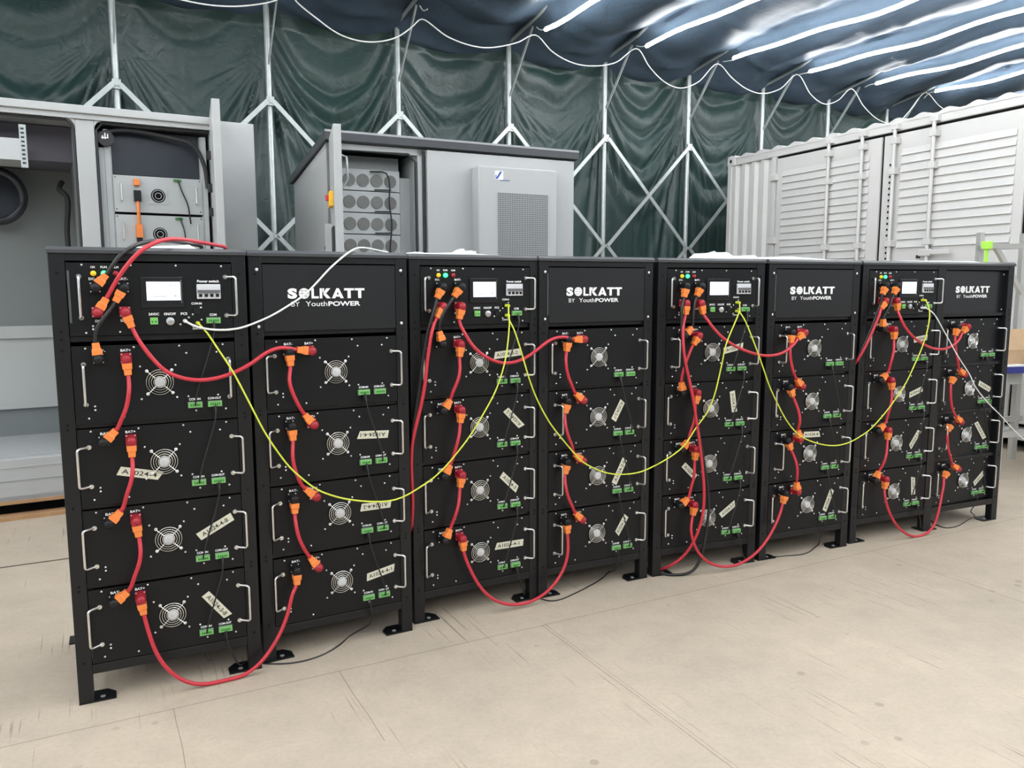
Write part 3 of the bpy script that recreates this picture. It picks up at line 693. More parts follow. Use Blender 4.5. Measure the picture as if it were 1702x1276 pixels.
pc((0, 'm+3'), (1, 'm-3'), [(238, 1015.4), (241.8, 1027.9), (248, 1053), (258, 1080.6), (273.1, 1105.7), (295.7, 1125.7), (320.8, 1136.3), (348.4, 1138.8), (376, 1134.5), (403.5, 1123.2), (428.6, 1105.7), (443.7, 1088.1), (457.5, 1067), (472.4, 1037), (481.2, 1009.3), (486.7, 983), (493.3, 965.4)], 'red cable looping low between the bottoms of the first and second racks', dm=.06)
pc((1, 'm-0'), (1, 'm+1'), [(482.5, 603.1), (480, 614.4), (479.5, 630.7), (487.6, 656.3), (495.8, 672.6), (503.9, 685.9), (512.1, 695)], 'short red cable joining top and second modules of the second rack')
pc((1, 'm-1'), (1, 'm+2'), [(486.6, 726.6), (485.2, 736.8), (485.6, 754.1), (488.6, 774.5), (495.8, 794.9), (503.9, 807.1), (513.1, 816.3)], 'short red cable joining second and third modules of the second rack')
pc((1, 'm-2'), (1, 'm+3'), [(489.7, 847.9), (490.5, 860), (492.7, 876.4), (496.8, 894.7), (503.2, 908.3), (513, 923.7), (520.7, 932.4)], 'short red cable joining third and bottom modules of the second rack')
pc((2, 'DC-'), None, [(728, 493.3), (724.1, 506.6), (717, 530.1), (711, 550.5), (706.5, 575), (702, 600), (697, 640), (690.6, 682.3), (685.5, 710), (683, 745)], 'black cable beside the long red one at the left edge of the third rack', BLKCABLE, ds=[.04, .045, .045, .04, .035, .03, .02, .012, 0, -.06], group='black power cables')
pc((2, 'DC+'), None, [(728, 526.2), (724.1, 534.8), (717, 553.7), (713.5, 577.2), (710.4, 597.6), (706.7, 635.2), (700.1, 672.8), (690.7, 710.5), (685, 738.7), (683.5, 776.3), (685.3, 815), (685.8, 845), (684.3, 870), (683.2, 892)], 'long red cable hanging down into the gap left of the third rack', ds=[.045, .055, .06, .06, .06, .06, .055, .045, .03, .02, .015, .01, 0, -.05])
pc((2, 'BAT-'), (2, 'm-0'), [(754.7, 492.5), (748.4, 501.9), (739, 516), (732.7, 530.1), (730.4, 545.8), (732.7, 561.5)], 'black cable with orange boots on the third rack, control unit to top module', BLKCABLE, dm=.05, group='black power cables')
pc((2, 'BAT+'), (3, 'm+0'), [(764.1, 525.4), (767.2, 536.4), (772.7, 553.7), (781.3, 569.3), (793.9, 583.4), (808, 593.6), (822, 600), (839.3, 603.6), (865.6, 598.6), (886.3, 586.3), (897, 577.9), (913.9, 564.8), (930.8, 559.9), (945.8, 561), (956.2, 564.2)], 'red cable drooping from the third rack control unit to the fourth rack', dm=.062)
pc((2, 'm+0'), (2, 'm-1'), [(764.1, 589.7), (765.9, 601.4), (765, 616.4), (760.3, 635.2), (750.9, 654), (744.3, 671)], 'short red cable joining top and second modules of the third rack')
pc((2, 'm+1'), (2, 'm-2'), [(765.4, 697.3), (765, 706.7), (763.1, 725.5), (757.5, 744.3), (749, 766.9), (743.4, 781.9)], 'short red cable joining second and third modules of the third rack')
pc((2, 'm+2'), (2, 'm-3'), [(765.3, 805.5), (765.7, 816.7), (762.7, 837), (756.6, 857.4), (749.4, 875.7), (744.4, 887)], 'short red cable joining third and bottom modules of the third rack')
pc((2, 'm+3'), (3, 'm-3'), [(769.8, 906.3), (773.9, 920.6), (782, 947), (798.3, 975.6), (818.7, 994.9), (841.1, 1003.7), (865, 1003.9), (885.9, 998), (903.1, 988.1), (920.3, 971.7), (934.1, 951), (941.9, 930.3), (944.5, 906.2), (943.6, 892), (942.8, 879.5)], 'red cable looping low between the bottoms of the third and fourth racks', dm=.06)
pc((3, 'm-0'), (3, 'm+1'), [(942.1, 582), (940.2, 592.4), (941.1, 609.4), (945.8, 630), (952.4, 644.1), (960.2, 657.2)], 'short red cable joining top and second modules of the fourth rack')
pc((3, 'm-1'), (3, 'm+2'), [(940.3, 682.2), (939.8, 691.7), (940.3, 709), (944.7, 726.2), (952.4, 743.4), (960.2, 759)], 'short red cable joining second and third modules of the fourth rack')
pc((3, 'm-2'), (3, 'm+3'), [(940, 782.2), (939.8, 791.7), (940.3, 809), (945.5, 829.7), (953.6, 845.5), (960, 856.2)], 'short red cable joining third and bottom modules of the fourth rack')
pc((4, 'DC-'), None, [(1138, 491.5), (1133.3, 507), (1132.5, 529), (1133.9, 566.7), (1138.6, 610), (1147, 647), (1156.5, 694), (1165.6, 741), (1172, 780.3), (1176.5, 811.3), (1178.1, 845.8), (1175, 874), (1170.3, 905.4), (1164, 928.9), (1151.5, 949.2), (1132.7, 964.9), (1112.3, 968.8), (1093.5, 965.7), (1077.8, 957.1), (1070, 950)],
   'long black cable of the fifth rack, sweeping down to the floor behind the red one', BLKCABLE, ds=[.04]+[.06]*12+[.055, .05, .04, .02, -.02, -.07, -.12], group='black power cables')
pc((4, 'DC+'), None, [(1140.3, 521.3), (1136, 535), (1135.2, 551), (1136.4, 582.4), (1139.8, 604), (1145.8, 631.3), (1152.1, 662.7), (1156.8, 694), (1161.5, 725.4), (1165.4, 756.7), (1168.3, 785), (1170.3, 811.3), (1168.7, 850.5), (1162.4, 877.1), (1151.5, 902.2), (1135.8, 924.2), (1117, 938.3), (1098.2, 946.1), (1079.4, 947.7), (1068, 946)],
   'longest red cable, crossing the whole fifth rack down to its left foot', ds=[.04, .06, .07, .082, .085, .085, .085, .085, .085, .085, .085, .085, .08, .075, .06, .03, 0, -.04, -.08, -.12])
pc((4, 'BAT-'), (4, 'm-0'), [(1160, 488.4), (1155, 501), (1153, 518), (1151.5, 533), (1147.5, 547)], 'black cable with orange boots on the fifth rack, control unit to top module', BLKCABLE, dm=.045, group='black power cables')
pc((4, 'BAT+'), (5, 'm+0'), [(1168.6, 519.7), (1174, 529.1), (1186.6, 546.4), (1202.3, 562), (1221.1, 574.6), (1239.9, 583.2), (1260.8, 589.5), (1278.2, 591.2), (1295.1, 588.4), (1310.2, 580.8), (1323.4, 567.7), (1330, 559.2)], 'red cable drooping from the fifth rack control unit to the sixth rack', dm=.062)
pc((4, 'm+0'), (4, 'm-1'), [(1155.2, 568.3), (1150.5, 577.7), (1144.3, 590.3), (1140, 602.8), (1134.5, 620.4), (1133.3, 631.3), (1134, 643.9)], 'short red cable joining top and second modules of the fifth rack', dm=.045)
pc((4, 'm+1'), (4, 'm-2'), [(1156.8, 667.4), (1156.8, 676.8), (1155.2, 694), (1151.3, 708.2), (1145.8, 722.3), (1139.6, 738)], 'short red cable joining second and third modules of the fifth rack', dm=.045)
pc((4, 'm+2'), (4, 'm-3'), [(1155.2, 761.4), (1155.2, 770.8), (1154.5, 784), (1152.3, 798.8), (1146.8, 814.5), (1142.9, 823.9), (1138.9, 832.5)], 'short red cable joining third and bottom modules of the fifth rack', dm=.045)
pc((4, 'm+3'), (5, 'm-3'), [(1152.3, 852), (1149.1, 861.5), (1148.3, 877.1), (1150.7, 894.4), (1157.7, 913.2), (1170.3, 928.9), (1186, 938.3), (1204.8, 941.4), (1223.6, 939), (1242.4, 929.6), (1260.5, 914.8), (1278, 892), (1294.7, 858.7), (1302.2, 832.8)], 'red cable looping low between the bottoms of the fifth and sixth racks', dm=.06)
pc((5, 'm-0'), (5, 'm+1'), [(1314.9, 566.7), (1313, 579.9), (1314, 598.7), (1318.7, 617.5), (1326.2, 632.6)], 'short red cable joining top and second modules of the sixth rack')
pc((5, 'm-1'), (5, 'm+2'), [(1317, 655.3), (1322.9, 665.9), (1328.8, 687), (1328.8, 708.2), (1327.6, 721.1)], 'short red cable joining second and third modules of the sixth rack')
pc((5, 'm-2'), (5, 'm+3'), [(1313.5, 743.5), (1319.4, 752.9), (1324.8, 771.7), (1324.8, 795.2), (1324.8, 806.9)], 'short red cable joining third and bottom modules of the sixth rack')
pc((6, 'DC-'), None, [(1468.3, 486.9), (1465, 500), (1459, 516), (1447, 548), (1434, 576), (1423, 598), (1416, 610)], 'black cable behind the slanting red one at the left of the end rack', BLKCABLE, ds=[.04, .035, .03, .03, .02, 0, -.05], group='black power cables')
pc((6, 'DC+'), None, [(1466.4, 512.2), (1462.7, 519.7), (1451.4, 547.9), (1438.2, 576.2), (1425, 598.7), (1417, 609)], 'red cable slanting down to the left into the gap before the end rack', ds=[.045, .055, .055, .045, .02, -.04])
pc((6, 'BAT-'), (6, 'm-0'), [(1486.2, 486.9), (1481.5, 500), (1476, 515), (1470, 528), (1468, 534)], 'black cable with orange boots on the end rack, control unit to top module', BLKCABLE, dm=.045, group='black power cables')
pc((6, 'BAT+'), (7, 'm+0'), [(1491.8, 512.2), (1494.7, 523.5), (1502.2, 540.4), (1515.4, 557.3), (1532.3, 570.5), (1551.1, 579), (1569.9, 579.9), (1585, 573.3), (1596.3, 561.1), (1601, 550.8)], 'red cable drooping across both columns of the end rack', dm=.062)
pc((6, 'm+0'), (6, 'm-1'), [(1486.2, 559.2), (1485.8, 568.6), (1485.3, 585.6), (1480.6, 602.5), (1474, 617.6), (1470.2, 625.1)], 'short red cable joining top and second modules, left column of end rack')
pc((6, 'm+1'), (6, 'm-2'), [(1482.4, 643.9), (1482.3, 653.2), (1481.2, 670.7), (1475.7, 688.3), (1469.1, 701.5), (1464.8, 710.2)], 'short red cable joining second and third modules, left column of end rack')
pc((6, 'm+2'), (6, 'm-3'), [(1475.7, 726.7), (1475, 736.6), (1473.5, 754.1), (1468, 771.7), (1462.6, 782.7), (1458.2, 789.3)], 'short red cable joining third and bottom modules, left column of end rack')
pc((6, 'm+3'), (7, 'm-3'), [(1470.7, 809), (1470.2, 820), (1474.6, 841.9), (1485.6, 866.1), (1501, 883.6), (1518.5, 892), (1536.1, 891.3), (1551.4, 874.9), (1560.2, 848.5), (1565.7, 820), (1569, 802.4), (1570.1, 792.5)], 'red cable looping low between the two bottom modules of the end rack', dm=.06)
pc((7, 'm-0'), (7, 'm+1'), [(1588.7, 554.5), (1587.8, 568.6), (1588.7, 585.6), (1592.5, 600.6), (1596.3, 615.7)], 'short red cable joining top and second modules, right column of end rack', dm=.045)
pc((7, 'm-1'), (7, 'm+2'), [(1582.2, 634.5), (1580.3, 645.8), (1580, 657.6), (1582.2, 677.3), (1589.9, 692.7)], 'short red cable joining second and third modules, right column of end rack', dm=.045)
pc((7, 'm-2'), (7, 'm+3'), [(1576.7, 713.5), (1574.5, 725.6), (1575.6, 745.4), (1581.1, 762.9), (1585.5, 773.9)], 'short red cable joining third and bottom modules, right column of end rack', dm=.045)

def data_cable(name, label, m, r, specs, plugs=(), group=None, z_min=None):
    """specs: (rack, px, py, d) sight points, or ready Vectors"""
    P = [RP(*s) if isinstance(s, tuple) else s for s in specs]
    for p in P: p.z = max(p.z, r+.0005)
    org = P[len(P)//2].copy(); org.z = min(p.z for p in P); root = thing(name, label, 'cable', org, 0, group)
    part('sheath', MB().tube([p-org for p in relax(smooth_path(P, .012), 4)], r, 8), m, root, True)
    for (i, u, z, mm) in plugs:
        c = RL(i, u, z, .004)-org; e = RL(i, u, z, .026)-org; e2 = RL(i, u, z, .034)-org
        part('connector', MB().tube([c, e, e2], [.0065, .0065, .004], 10), mm, root, True)
    return root
def lerp_specs(pts, ia, ib, d0, dmid, d1, ka=None):
    n = len(pts); out = []
    for k, (x, y) in enumerate(pts):
        f = k/(n-1); d = dmid+(d0-dmid)*max(0, 1-f*7)+(d1-dmid)*max(0, 1-(1-f)*7)
        out.append(RP(ia, x, y, d).lerp(RP(ib, x, y, d), f))
    return out
Y1 = [(340.9, 548), (361, 578.1), (386.1, 615.8), (403, 647), (420.4, 680.8), (440.8, 719.5), (461.1, 750), (481.5, 776.5), (501.9, 794.9), (526.3, 813.2), (559, 825.5), (591.6, 831.6), (624.2, 833.6), (652.7, 831.6), (677.2, 822.4), (700, 808.1), (713.3, 800), (735.8, 780), (760.3, 751.8), (782.8, 721.7), (805.4, 684.1), (824.2, 648.4), (839.3, 601.4), (844.5, 565), (846.6, 540), (847.2, 528.6), (844, 516)]
data_cable('network_cable', 'yellow network cable looping from the leftmost control unit to the third rack', YELLOW, .0031,
  [RL(0, .420, 1.243, .03)]+lerp_specs(Y1, 0, 2, .045, .085, .045)+[RL(2, .420, 1.283, .028)], ((0, .420, 1.243, YELLOW), (2, .420, 1.283, YELLOW)), 'yellow network cables')
Y2 = [(842.5, 527), (850.3, 538), (859.7, 563.1), (868, 590), (878.8, 627), (888, 653), (900, 678.5), (914.5, 703.8), (931.7, 726.2), (949, 746.9), (966.2, 765.9), (986.9, 777.9), (1011, 786.6), (1035.2, 788.3), (1062.8, 784.8), (1086.9, 774.5), (1107, 763.5), (1130.2, 747.3), (1142.7, 733.2), (1158.4, 708.2), (1174, 687.8), (1186.6, 659.6), (1196, 622), (1200.7, 601.2), (1205.4, 576.1), (1216.4, 547.9), (1225.8, 526), (1230.5, 513.4), (1228.9, 505.6)]
data_cable('network_cable', 'yellow network cable looping from the third rack to the fifth rack', YELLOW, .0031,
  [RL(2, .420, 1.243, .03)]+lerp_specs(Y2, 2, 4, .045, .105, .045)+[RL(4, .420, 1.283, .028)], ((2, .420, 1.243, YELLOW), (4, .420, 1.283, YELLOW)), 'yellow network cables')
Y3 = [(1228.9, 518), (1236.7, 529), (1246.1, 551), (1257, 579.3), (1268, 610), (1279, 642), (1292.3, 670.6), (1308.8, 701.1), (1327.6, 722.3), (1353.5, 735.2), (1386.4, 740.6), (1412, 735), (1433, 723), (1445, 714.6), (1463.7, 694.9), (1481.2, 672.9), (1497, 650), (1506, 636), (1519.1, 608.1), (1532.3, 578), (1541.7, 547.9), (1545.1, 525.4), (1544.5, 510.3), (1539.8, 500.9)]
data_cable('network_cable', 'yellow network cable looping from the fifth rack to the end rack', YELLOW, .0031,
  [RL(4, .420, 1.243, .03)]+lerp_specs(Y3, 4, 6, .045, .085, .045)+[RL(6, .420, 1.283, .028)], ((4, .420, 1.243, YELLOW), (6, .420, 1.283, YELLOW)), 'yellow network cables')
W1 = [(318.3, 540.5), (335.9, 545.5), (366, 548.6), (398.6, 545.5), (421.2, 537.5), (451, 524.7), (481.5, 506.4), (506, 490), (526.4, 469.7), (546.7, 447.3), (567.1, 428.9), (583.4, 416.7), (595.6, 411.9), (611.9, 412.6), (630.3, 416.5), (645, 420)]
dW = [.035, .045, .05, .05, .05, .045, .04, .035, .035, .035, .025, .005, -.04, -.12, -.22, -.33]
data_cable('white_cable', 'white cable from the leftmost control unit over the second rack lid', WHITEC, .0035,
  [RL(0, .381, 1.251, .03)]+[RP(0 if x < 405 else 1, x, y, d) for (x, y), d in zip(W1, dW)]+over_lid(RP(1, 645, 420, -.33), 1, .0035), ((0, .381, 1.251, WHITEC),))
W2 = [(1549.2, 517.8), (1569.9, 551.7), (1590.6, 589.3), (1613.2, 625.1), (1619.5, 640), (1641.4, 668.5), (1663.4, 690.5), (1685.3, 714.6), (1702, 730), (1725, 748)]
dX = [.05, .07, .08, .09, .1, .11, .12, .13, .14, .15]
data_cable('white_cable', 'white cable slanting down to the right across the end rack', WHITEC, .003,
  [RL(6, .420, 1.243, .03)]+[RP(7, x, y, d) for (x, y), d in zip(W2, dX)], ((6, .420, 1.243, WHITEC),))

# thin black signal cables from module to module
def com_pts(i, ua, za, ub, zb):
    s = 1 if ub > ua else -1
    return [RL(i, ua, za-.004, .016), RL(i, ua, za-.020, .026), RL(i, ua+s*.002, za-.045, .030), RL(i, ua+(ub-ua)*.25, za-.095, .030), RL(i, ua+(ub-ua)*.6, (za*.35+zb*.65)+.01, .030), RL(i, ub-s*.004, zb+.035, .028), RL(i, ub, zb+.012, .024), RL(i, ub, zb, .016)]
def com_cable(pts, label, i, ua, za, group='thin black signal cables'):
    r = .0028; org = pts[len(pts)//2].copy(); org.z = min(p.z for p in pts)
    root = thing('signal_cable', label, 'cable', org, 0, group)
    part('sheath', MB().tube([p-org for p in relax(smooth_path(pts, .012), 3)], r, 7), BLKCABLE, root, True)
    x, y, a = RACKS[i]; T = Matrix.Translation(RL(i, ua, za, 0)-org) @ Matrix.Rotation(a, 4, 'Z')
    part('connector', MB().box(-.008, .008, -.020, -.009, -.030, -.009, T), BLKPLAST, root)
ZC = [z-.082 for z in ZF]
for i in range(8):
    if i % 2 == 0: com_cable(com_pts(i, .470, 1.250, .400, ZC[0]), 'thin black cable from control unit to top module, '+COLN[i], i, .470, 1.250)
    for j in range(3):
        ua, ub = (.4625, .400) if i % 2 == 0 else (.400, .4625)
        com_cable(com_pts(i, ua, ZC[j], ub, ZC[j+1]), 'thin black cable between %s and %s modules, %s' % (ROWN[j], ROWN[j+1], COLN[i]), i, ua, ZC[j])
FLC = [(0, [(414, 1098), (428.5, 1100.5), (444, 1102.5), (466, 1103), (488, 1101.4), (509.7, 1097), (536, 1088), (562.4, 1073), (586.6, 1053)]), (2, [(873, 981), (886, 988), (897, 994), (915.2, 998.8), (932.4, 995.9), (953, 987), (977, 975), (998, 963), (1013, 950)]),
       (4, [(1252, 915), (1272, 923), (1287.6, 925), (1308.8, 923), (1330, 921.7), (1344, 917.5), (1353.5, 910), (1360.5, 904.5)]), (6, [(1538, 855), (1547, 864), (1558, 872.7), (1571.2, 877), (1588.8, 874.9), (1608.5, 863.9), (1620, 857)])]
for i, px in FLC:
    pts = [RL(i, .4625, ZC[3]-.004, .016), RL(i, .4625, ZC[3]-.03, .028), RL(i, .475, .10, .03), RL(i, .50, .04, .02)]+[on_floor(x, y, .003) for x, y in px]+[RL(i+1, .415, .06, -.02), RL(i+1, .402, .12, .022), RL(i+1, .400, ZC[3]-.02, .026), RL(i+1, .400, ZC[3]-.004, .016)]
    com_cable(pts, 'thin black floor cable from %s to %s' % (COLN[i], COLN[i+1]), i, .4625, ZC[3])

# ------------------------------------------------------------------ plastic film on the lids
def film(i, u0, u1, dlo, dhi, h, label, seed, cat='plastic film'):
    r = np.random.default_rng(seed); nu, nv = 60, 24; P = np.zeros((nu, nv, 3)); x, y, a = RACKS[i]
    ph = r.uniform(0, 6, 8)
    for k in range(nu):
        for l in range(nv):
            s, t = k/(nu-1), l/(nv-1)
            n = sum(math.sin(s*(5+4*q)+t*(3+2.3*q)+ph[q])/(1+.6*q) for q in range(6))/2.2
            e = min(1, min(s, 1-s)*7)*min(1, min(t, 1-t)*6)
            z = RH+.002+e*h*(.45+.35*n if n > -1 else .05)
            u = u0+(u1-u0)*s+.012*math.sin(t*9+ph[1]); d = dlo+(dhi-dlo)*t+.012*math.sin(s*11+ph[2])
            v = RL(i, u, max(z, RH+.002), -d); P[k, l] = v
    o = grid_obj('plastic_film', P, FILM); tag(o, label, cat, 'white films on the rack lids')
    o.modifiers.new('solid', 'SOLIDIFY').thickness = .0015
film(0, .22, .44, .10, .35, .020, 'flat white film under the arching cables on the leftmost rack lid', 1)
film(2, .02, .40, .03, .40, .020, 'smooth white film on the third rack lid, before the fan cabinet', 2)
film(2, .33, .43, .25, .38, .045, 'small crumpled white film tuft on the third rack lid', 5)
film(4, .36, .50, .08, .35, .055, 'crumpled white film bundle standing up on the fifth rack lid', 3)
film(4, .46, .575, .03, .30, .022, 'flat white film right of the bundle on the fifth rack lid', 8)
film(5, .02, .54, .03, .45, .020, 'white film sheet covering the sixth rack lid', 4)
film(6, .30, 1.10, .10, .45, .014, 'thin white film sheet on the lid of the end rack', 6)

# ------------------------------------------------------------------ left cabinet
def left_cabinet():
    yaw = math.radians(30); o = Vector((-1.945, 5.21, 0)); UL, UR = -2.6, .318
    c = thing('power_cabinet', 'large white equipment cabinet on the left with an empty grey bay and stacked modules', 'cabinet', o, yaw)
    B = lambda *a: MB().box(*a)
    # frame around the two openings
    part('roof', B(UL, UR-.25, -.03, 1.3, 2.365, 2.41), WHITE, c, bevel=.004)
    part('roof', B(UL, UR-.252, -.012, 1.28, 2.335, 2.365), WHITE, c)
    psplit('front_frame', B(-.705, -.605, 0, .05, .36, 2.335).box(.045, .075, 0, .05, .36, 2.335).box(UL, -.705, 0, .05, .10, .355).box(-.705, .075, 0, .05, .10, .36), WHITE, c, bevel=.006)
    psplit('sill', B(UL, .07, -.004, .05, .300, .310).box(UL, .07, -.006, .05, .225, .232), WHITE, c)
    part('side_panel', B(.076, UR, 0, .03, .13, 2.40), WHITE, c, bevel=.004)
    part('side_panel', B(UR-.02, UR, .03, 1.28, .13, 2.40), WHITE, c)
    # rounded corner gussets of the openings
    mb = MB()
    for (cx, sg) in ((-.705, -1), (-.605, 1)):
        R = .05; poly = [(cx, 2.335)]+[(cx+sg*(R-R*math.cos(k*PI/12)), 2.335-(R-R*math.sin(k*PI/12))) for k in range(7)]
        mb.prism(poly, 0, .05)
    part('corner_gusset', mb, WHITE, c)
    psplit('gasket', MB().tube([(-.712, .012, .37), (-.712, .012, 2.28), (-.75, .012, 2.325), (UL, .012, 2.325)], .008, 6).tube([(-.596, .012, .37), (-.596, .012, 2.28), (-.56, .012, 2.325), (.04, .012, 2.325)], .008, 6), GASKET, c)
    # left bay
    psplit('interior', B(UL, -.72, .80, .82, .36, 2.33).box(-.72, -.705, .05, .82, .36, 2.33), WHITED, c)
    psplit('interior', B(UL, -.705, .05, .80, .35, .365), WHITE, c)
    psplit('interior', B(UL, -.72, .76, .80, 1.02, 1.10).box(UL, -.72, .77, .80, .55, .58), mat('interior light panel', (.42, .44, .43, 1), .5), c)
    psplit('interior', B(UL, -.72, .785, .80, .58, 1.02), mat('interior light panel', (.42, .44, .43, 1), .5), c)
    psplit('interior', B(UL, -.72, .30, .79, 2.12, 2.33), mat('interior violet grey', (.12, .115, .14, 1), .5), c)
    # device hanging in the left bay
    d = part('switch_box', B(-1.6, -.99, .02, .35, 2.08, 2.20), MODW, c)
    part('mounting_bracket', B(-.99, -.955, .02, .06, 2.04, 2.28), GALV, d)
    mb = MB()
    for k in range(9): mb.box(-.982, -.965, .0185, .02, 2.06+k*.024, 2.07+k*.024)
    part('bracket_holes', mb, GASKET, d)
    # coil of hose
    mb = MB()
    for k, R in enumerate((.155, .168, .160)):
        pts = [(-1.16+R*math.cos(t*PI/20), .62+k*.03+.01*math.sin(t), 1.93+R*math.sin(t*PI/20)) for t in range(40)]; mb.tube(pts, .019, 8, closed=True)
    part('hose_coil', mb, mat('grey hose', (.045, .05, .06, 1), .4), c, True)
    part('hose_disc', MB().cyl((-1.16, .74, 1.93), (-1.16, .755, 1.93), .14, 32), mat('blue grey cover', (.02, .028, .045, 1), .4), c)
    mb = MB(); mb.tube(smooth_path([(-.78, .5, 2.02), (-.80, .45, 1.97), (-.76, .45, 1.93), (-.77, .5, 1.7), (-.76, .5, 1.3), (-.77, .5, .9)], .03), .016, 8)
    part('hose', mb, GASKET, c, True)
    # right bay: rack rails, dark open slot, module column
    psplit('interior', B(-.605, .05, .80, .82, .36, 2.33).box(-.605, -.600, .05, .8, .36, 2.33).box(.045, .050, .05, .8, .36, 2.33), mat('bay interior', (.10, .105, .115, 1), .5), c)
    psplit('rack_rail', B(-.555, -.525, .06, .09, .36, 2.30).box(-.525, -.517, .07, .12, .36, 2.30).box(-.590, -.557, .055, .075, .36, 2.19), MODW, c)
    psplit('rack_rail', B(.000, .028, .06, .09, .36, 2.30).box(-.008, 0, .07, .12, .36, 2.30), MODW, c)
    part('dark_box', B(-.517, -.008, .12, .6, 2.045, 2.31), mat('dark blue box', (.018, .024, .034, 1), .35), c)
    part('cable_duct', MB().tube(smooth_path([(-.58, .06, 2.27), (-.45, .05, 2.30), (-.2, .05, 2.28), (-.05, .04, 2.24), (.01, .04, 2.12), (.025, .04, 1.98)], .03), .013, 8), GASKET, c, True)
    part('sensor', MB().cyl((-.545, .02, 2.24), (-.545, .06, 2.24), .045, 20), GASKET, c, True)
    part('lettering', MB().box(-.565, -.559, .017, .0195, 2.235, 2.255).box(-.552, -.546, .017, .0195, 2.235, 2.270).box(-.538, -.532, .017, .0195, 2.240, 2.265).box(-.57, -.53, .017, .0195, 2.240, 2.246), PRINT, c)
    for k in range(5):
        zt = 2.035-k*.236; m_ = part('module', B(-.517, -.008, .062, .5, zt-.220, zt), MODW, c)
        part('gap', B(-.50, -.03, .10, .12, zt-.236, zt-.220), SLOT, m_)
        for u in (-.475, -.045): part('handle', MB().tube([(u, .062, zt-.045), (u, .035, zt-.050), (u, .035, zt-.150), (u, .062, zt-.155)], .005, 8), STEEL, m_, True)
        mb = MB()
        for R in (.034, .018): mb.ring((-.268, .054, zt-.115), R, .0020)
        f_ = part('fan', MB().cyl((-.268, .0625, zt-.115), (-.268, .058, zt-.115), .042, 28), SLOT, m_); part('fan_guard', mb, MODW, f_, True)
        part('fan_frame', B(-.322, -.214, .0595, .062, zt-.168, zt-.062), MODW, m_)
        if k % 2 == 0:
            part('socket', B(-.405, -.372, .03, .062, zt-.060, zt-.022), ORANGE, m_, bevel=.003)
        else: part('socket', B(-.405, -.372, .03, .062, zt-.165, zt-.120), BLKPLAST, m_, bevel=.003)
        part('terminal', B(-.175, -.130, .052, .062, zt-.022, zt-.008), GREEND, m_)
        mb = MB()
        for q in (-.505, -.020):
            for zz in (.012, .205): mb.cyl((q, .062, zt-zz), (q, .060, zt-zz), .005, 8)
        psplit('screw', mb, GREYD, m_)
    k_ = part('jumper_cable', MB().tube(smooth_path([(-.388, .04, 1.90), (-.388, .03, 1.82), (-.388, .035, 1.74), (-.388, .04, 1.68)], .02), .010, 8), ORANGE, c, True); k_['label'] = 'orange jumper cable'
    part('jumper_cap', B(-.408, -.368, .025, .06, 1.88, 1.945), BLKPLAST, k_); part('jumper_cap', B(-.406, -.370, .025, .06, 1.66, 1.74), ORANGE, k_)
    part('signal_lead', MB().tube(smooth_path([(-.150, .05, 2.02), (-.13, .035, 1.95), (-.10, .035, 1.87), (-.09, .04, 1.79), (-.085, .05, 1.755)], .02), .0045, 6), BLKCABLE, c, True)
    part('signal_lead', MB().tube(smooth_path([(-.150, .05, 1.79), (-.13, .035, 1.72), (-.12, .035, 1.62), (-.11, .04, 1.55)], .02), .0045, 6), BLKCABLE, c, True)
    # open door hinged on the right, seen almost edge on
    hw = Vector((.066, -.01)); ew = Vector((-1.668+1.945, 4.69-5.21)); ca, sa = math.cos(-yaw), math.sin(-yaw)
    e = Vector((ew.x*ca-ew.y*sa, ew.x*sa+ew.y*ca)); 
    d = part('door', MB().bar((hw.x, hw.y, 1.27), (e.x, e.y, 1.27), .045, 2.28), WHITE, c, bevel=.004); d['label'] = 'open door seen edge on'
    mb = MB(); p = hw.lerp(e, .06)
    for zz in (2.15, 1.95, 1.80): mb.box(p.x-.045, p.x-.022, p.y-.02, p.y+.02, zz, zz+.05)
    psplit('hinge', mb, GASKET, d)
    # base and timber
    part('base', B(UL, UR, .0, 1.28, .105, .13), WHITE, c)
    psplit('timber_and_gap', B(UL, UR-.1, -.01, .10, .085, .105), PALLET, c); psplit('timber_and_gap', B(UL, UR-.1, .10, .2, 0, .085), SLOT, c)  # black block fills the dark gap between the timbers
    psplit('timber_and_gap', B(UL, UR-.1, -.06, .04, 0, .022), PALLET, c)
left_cabinet()

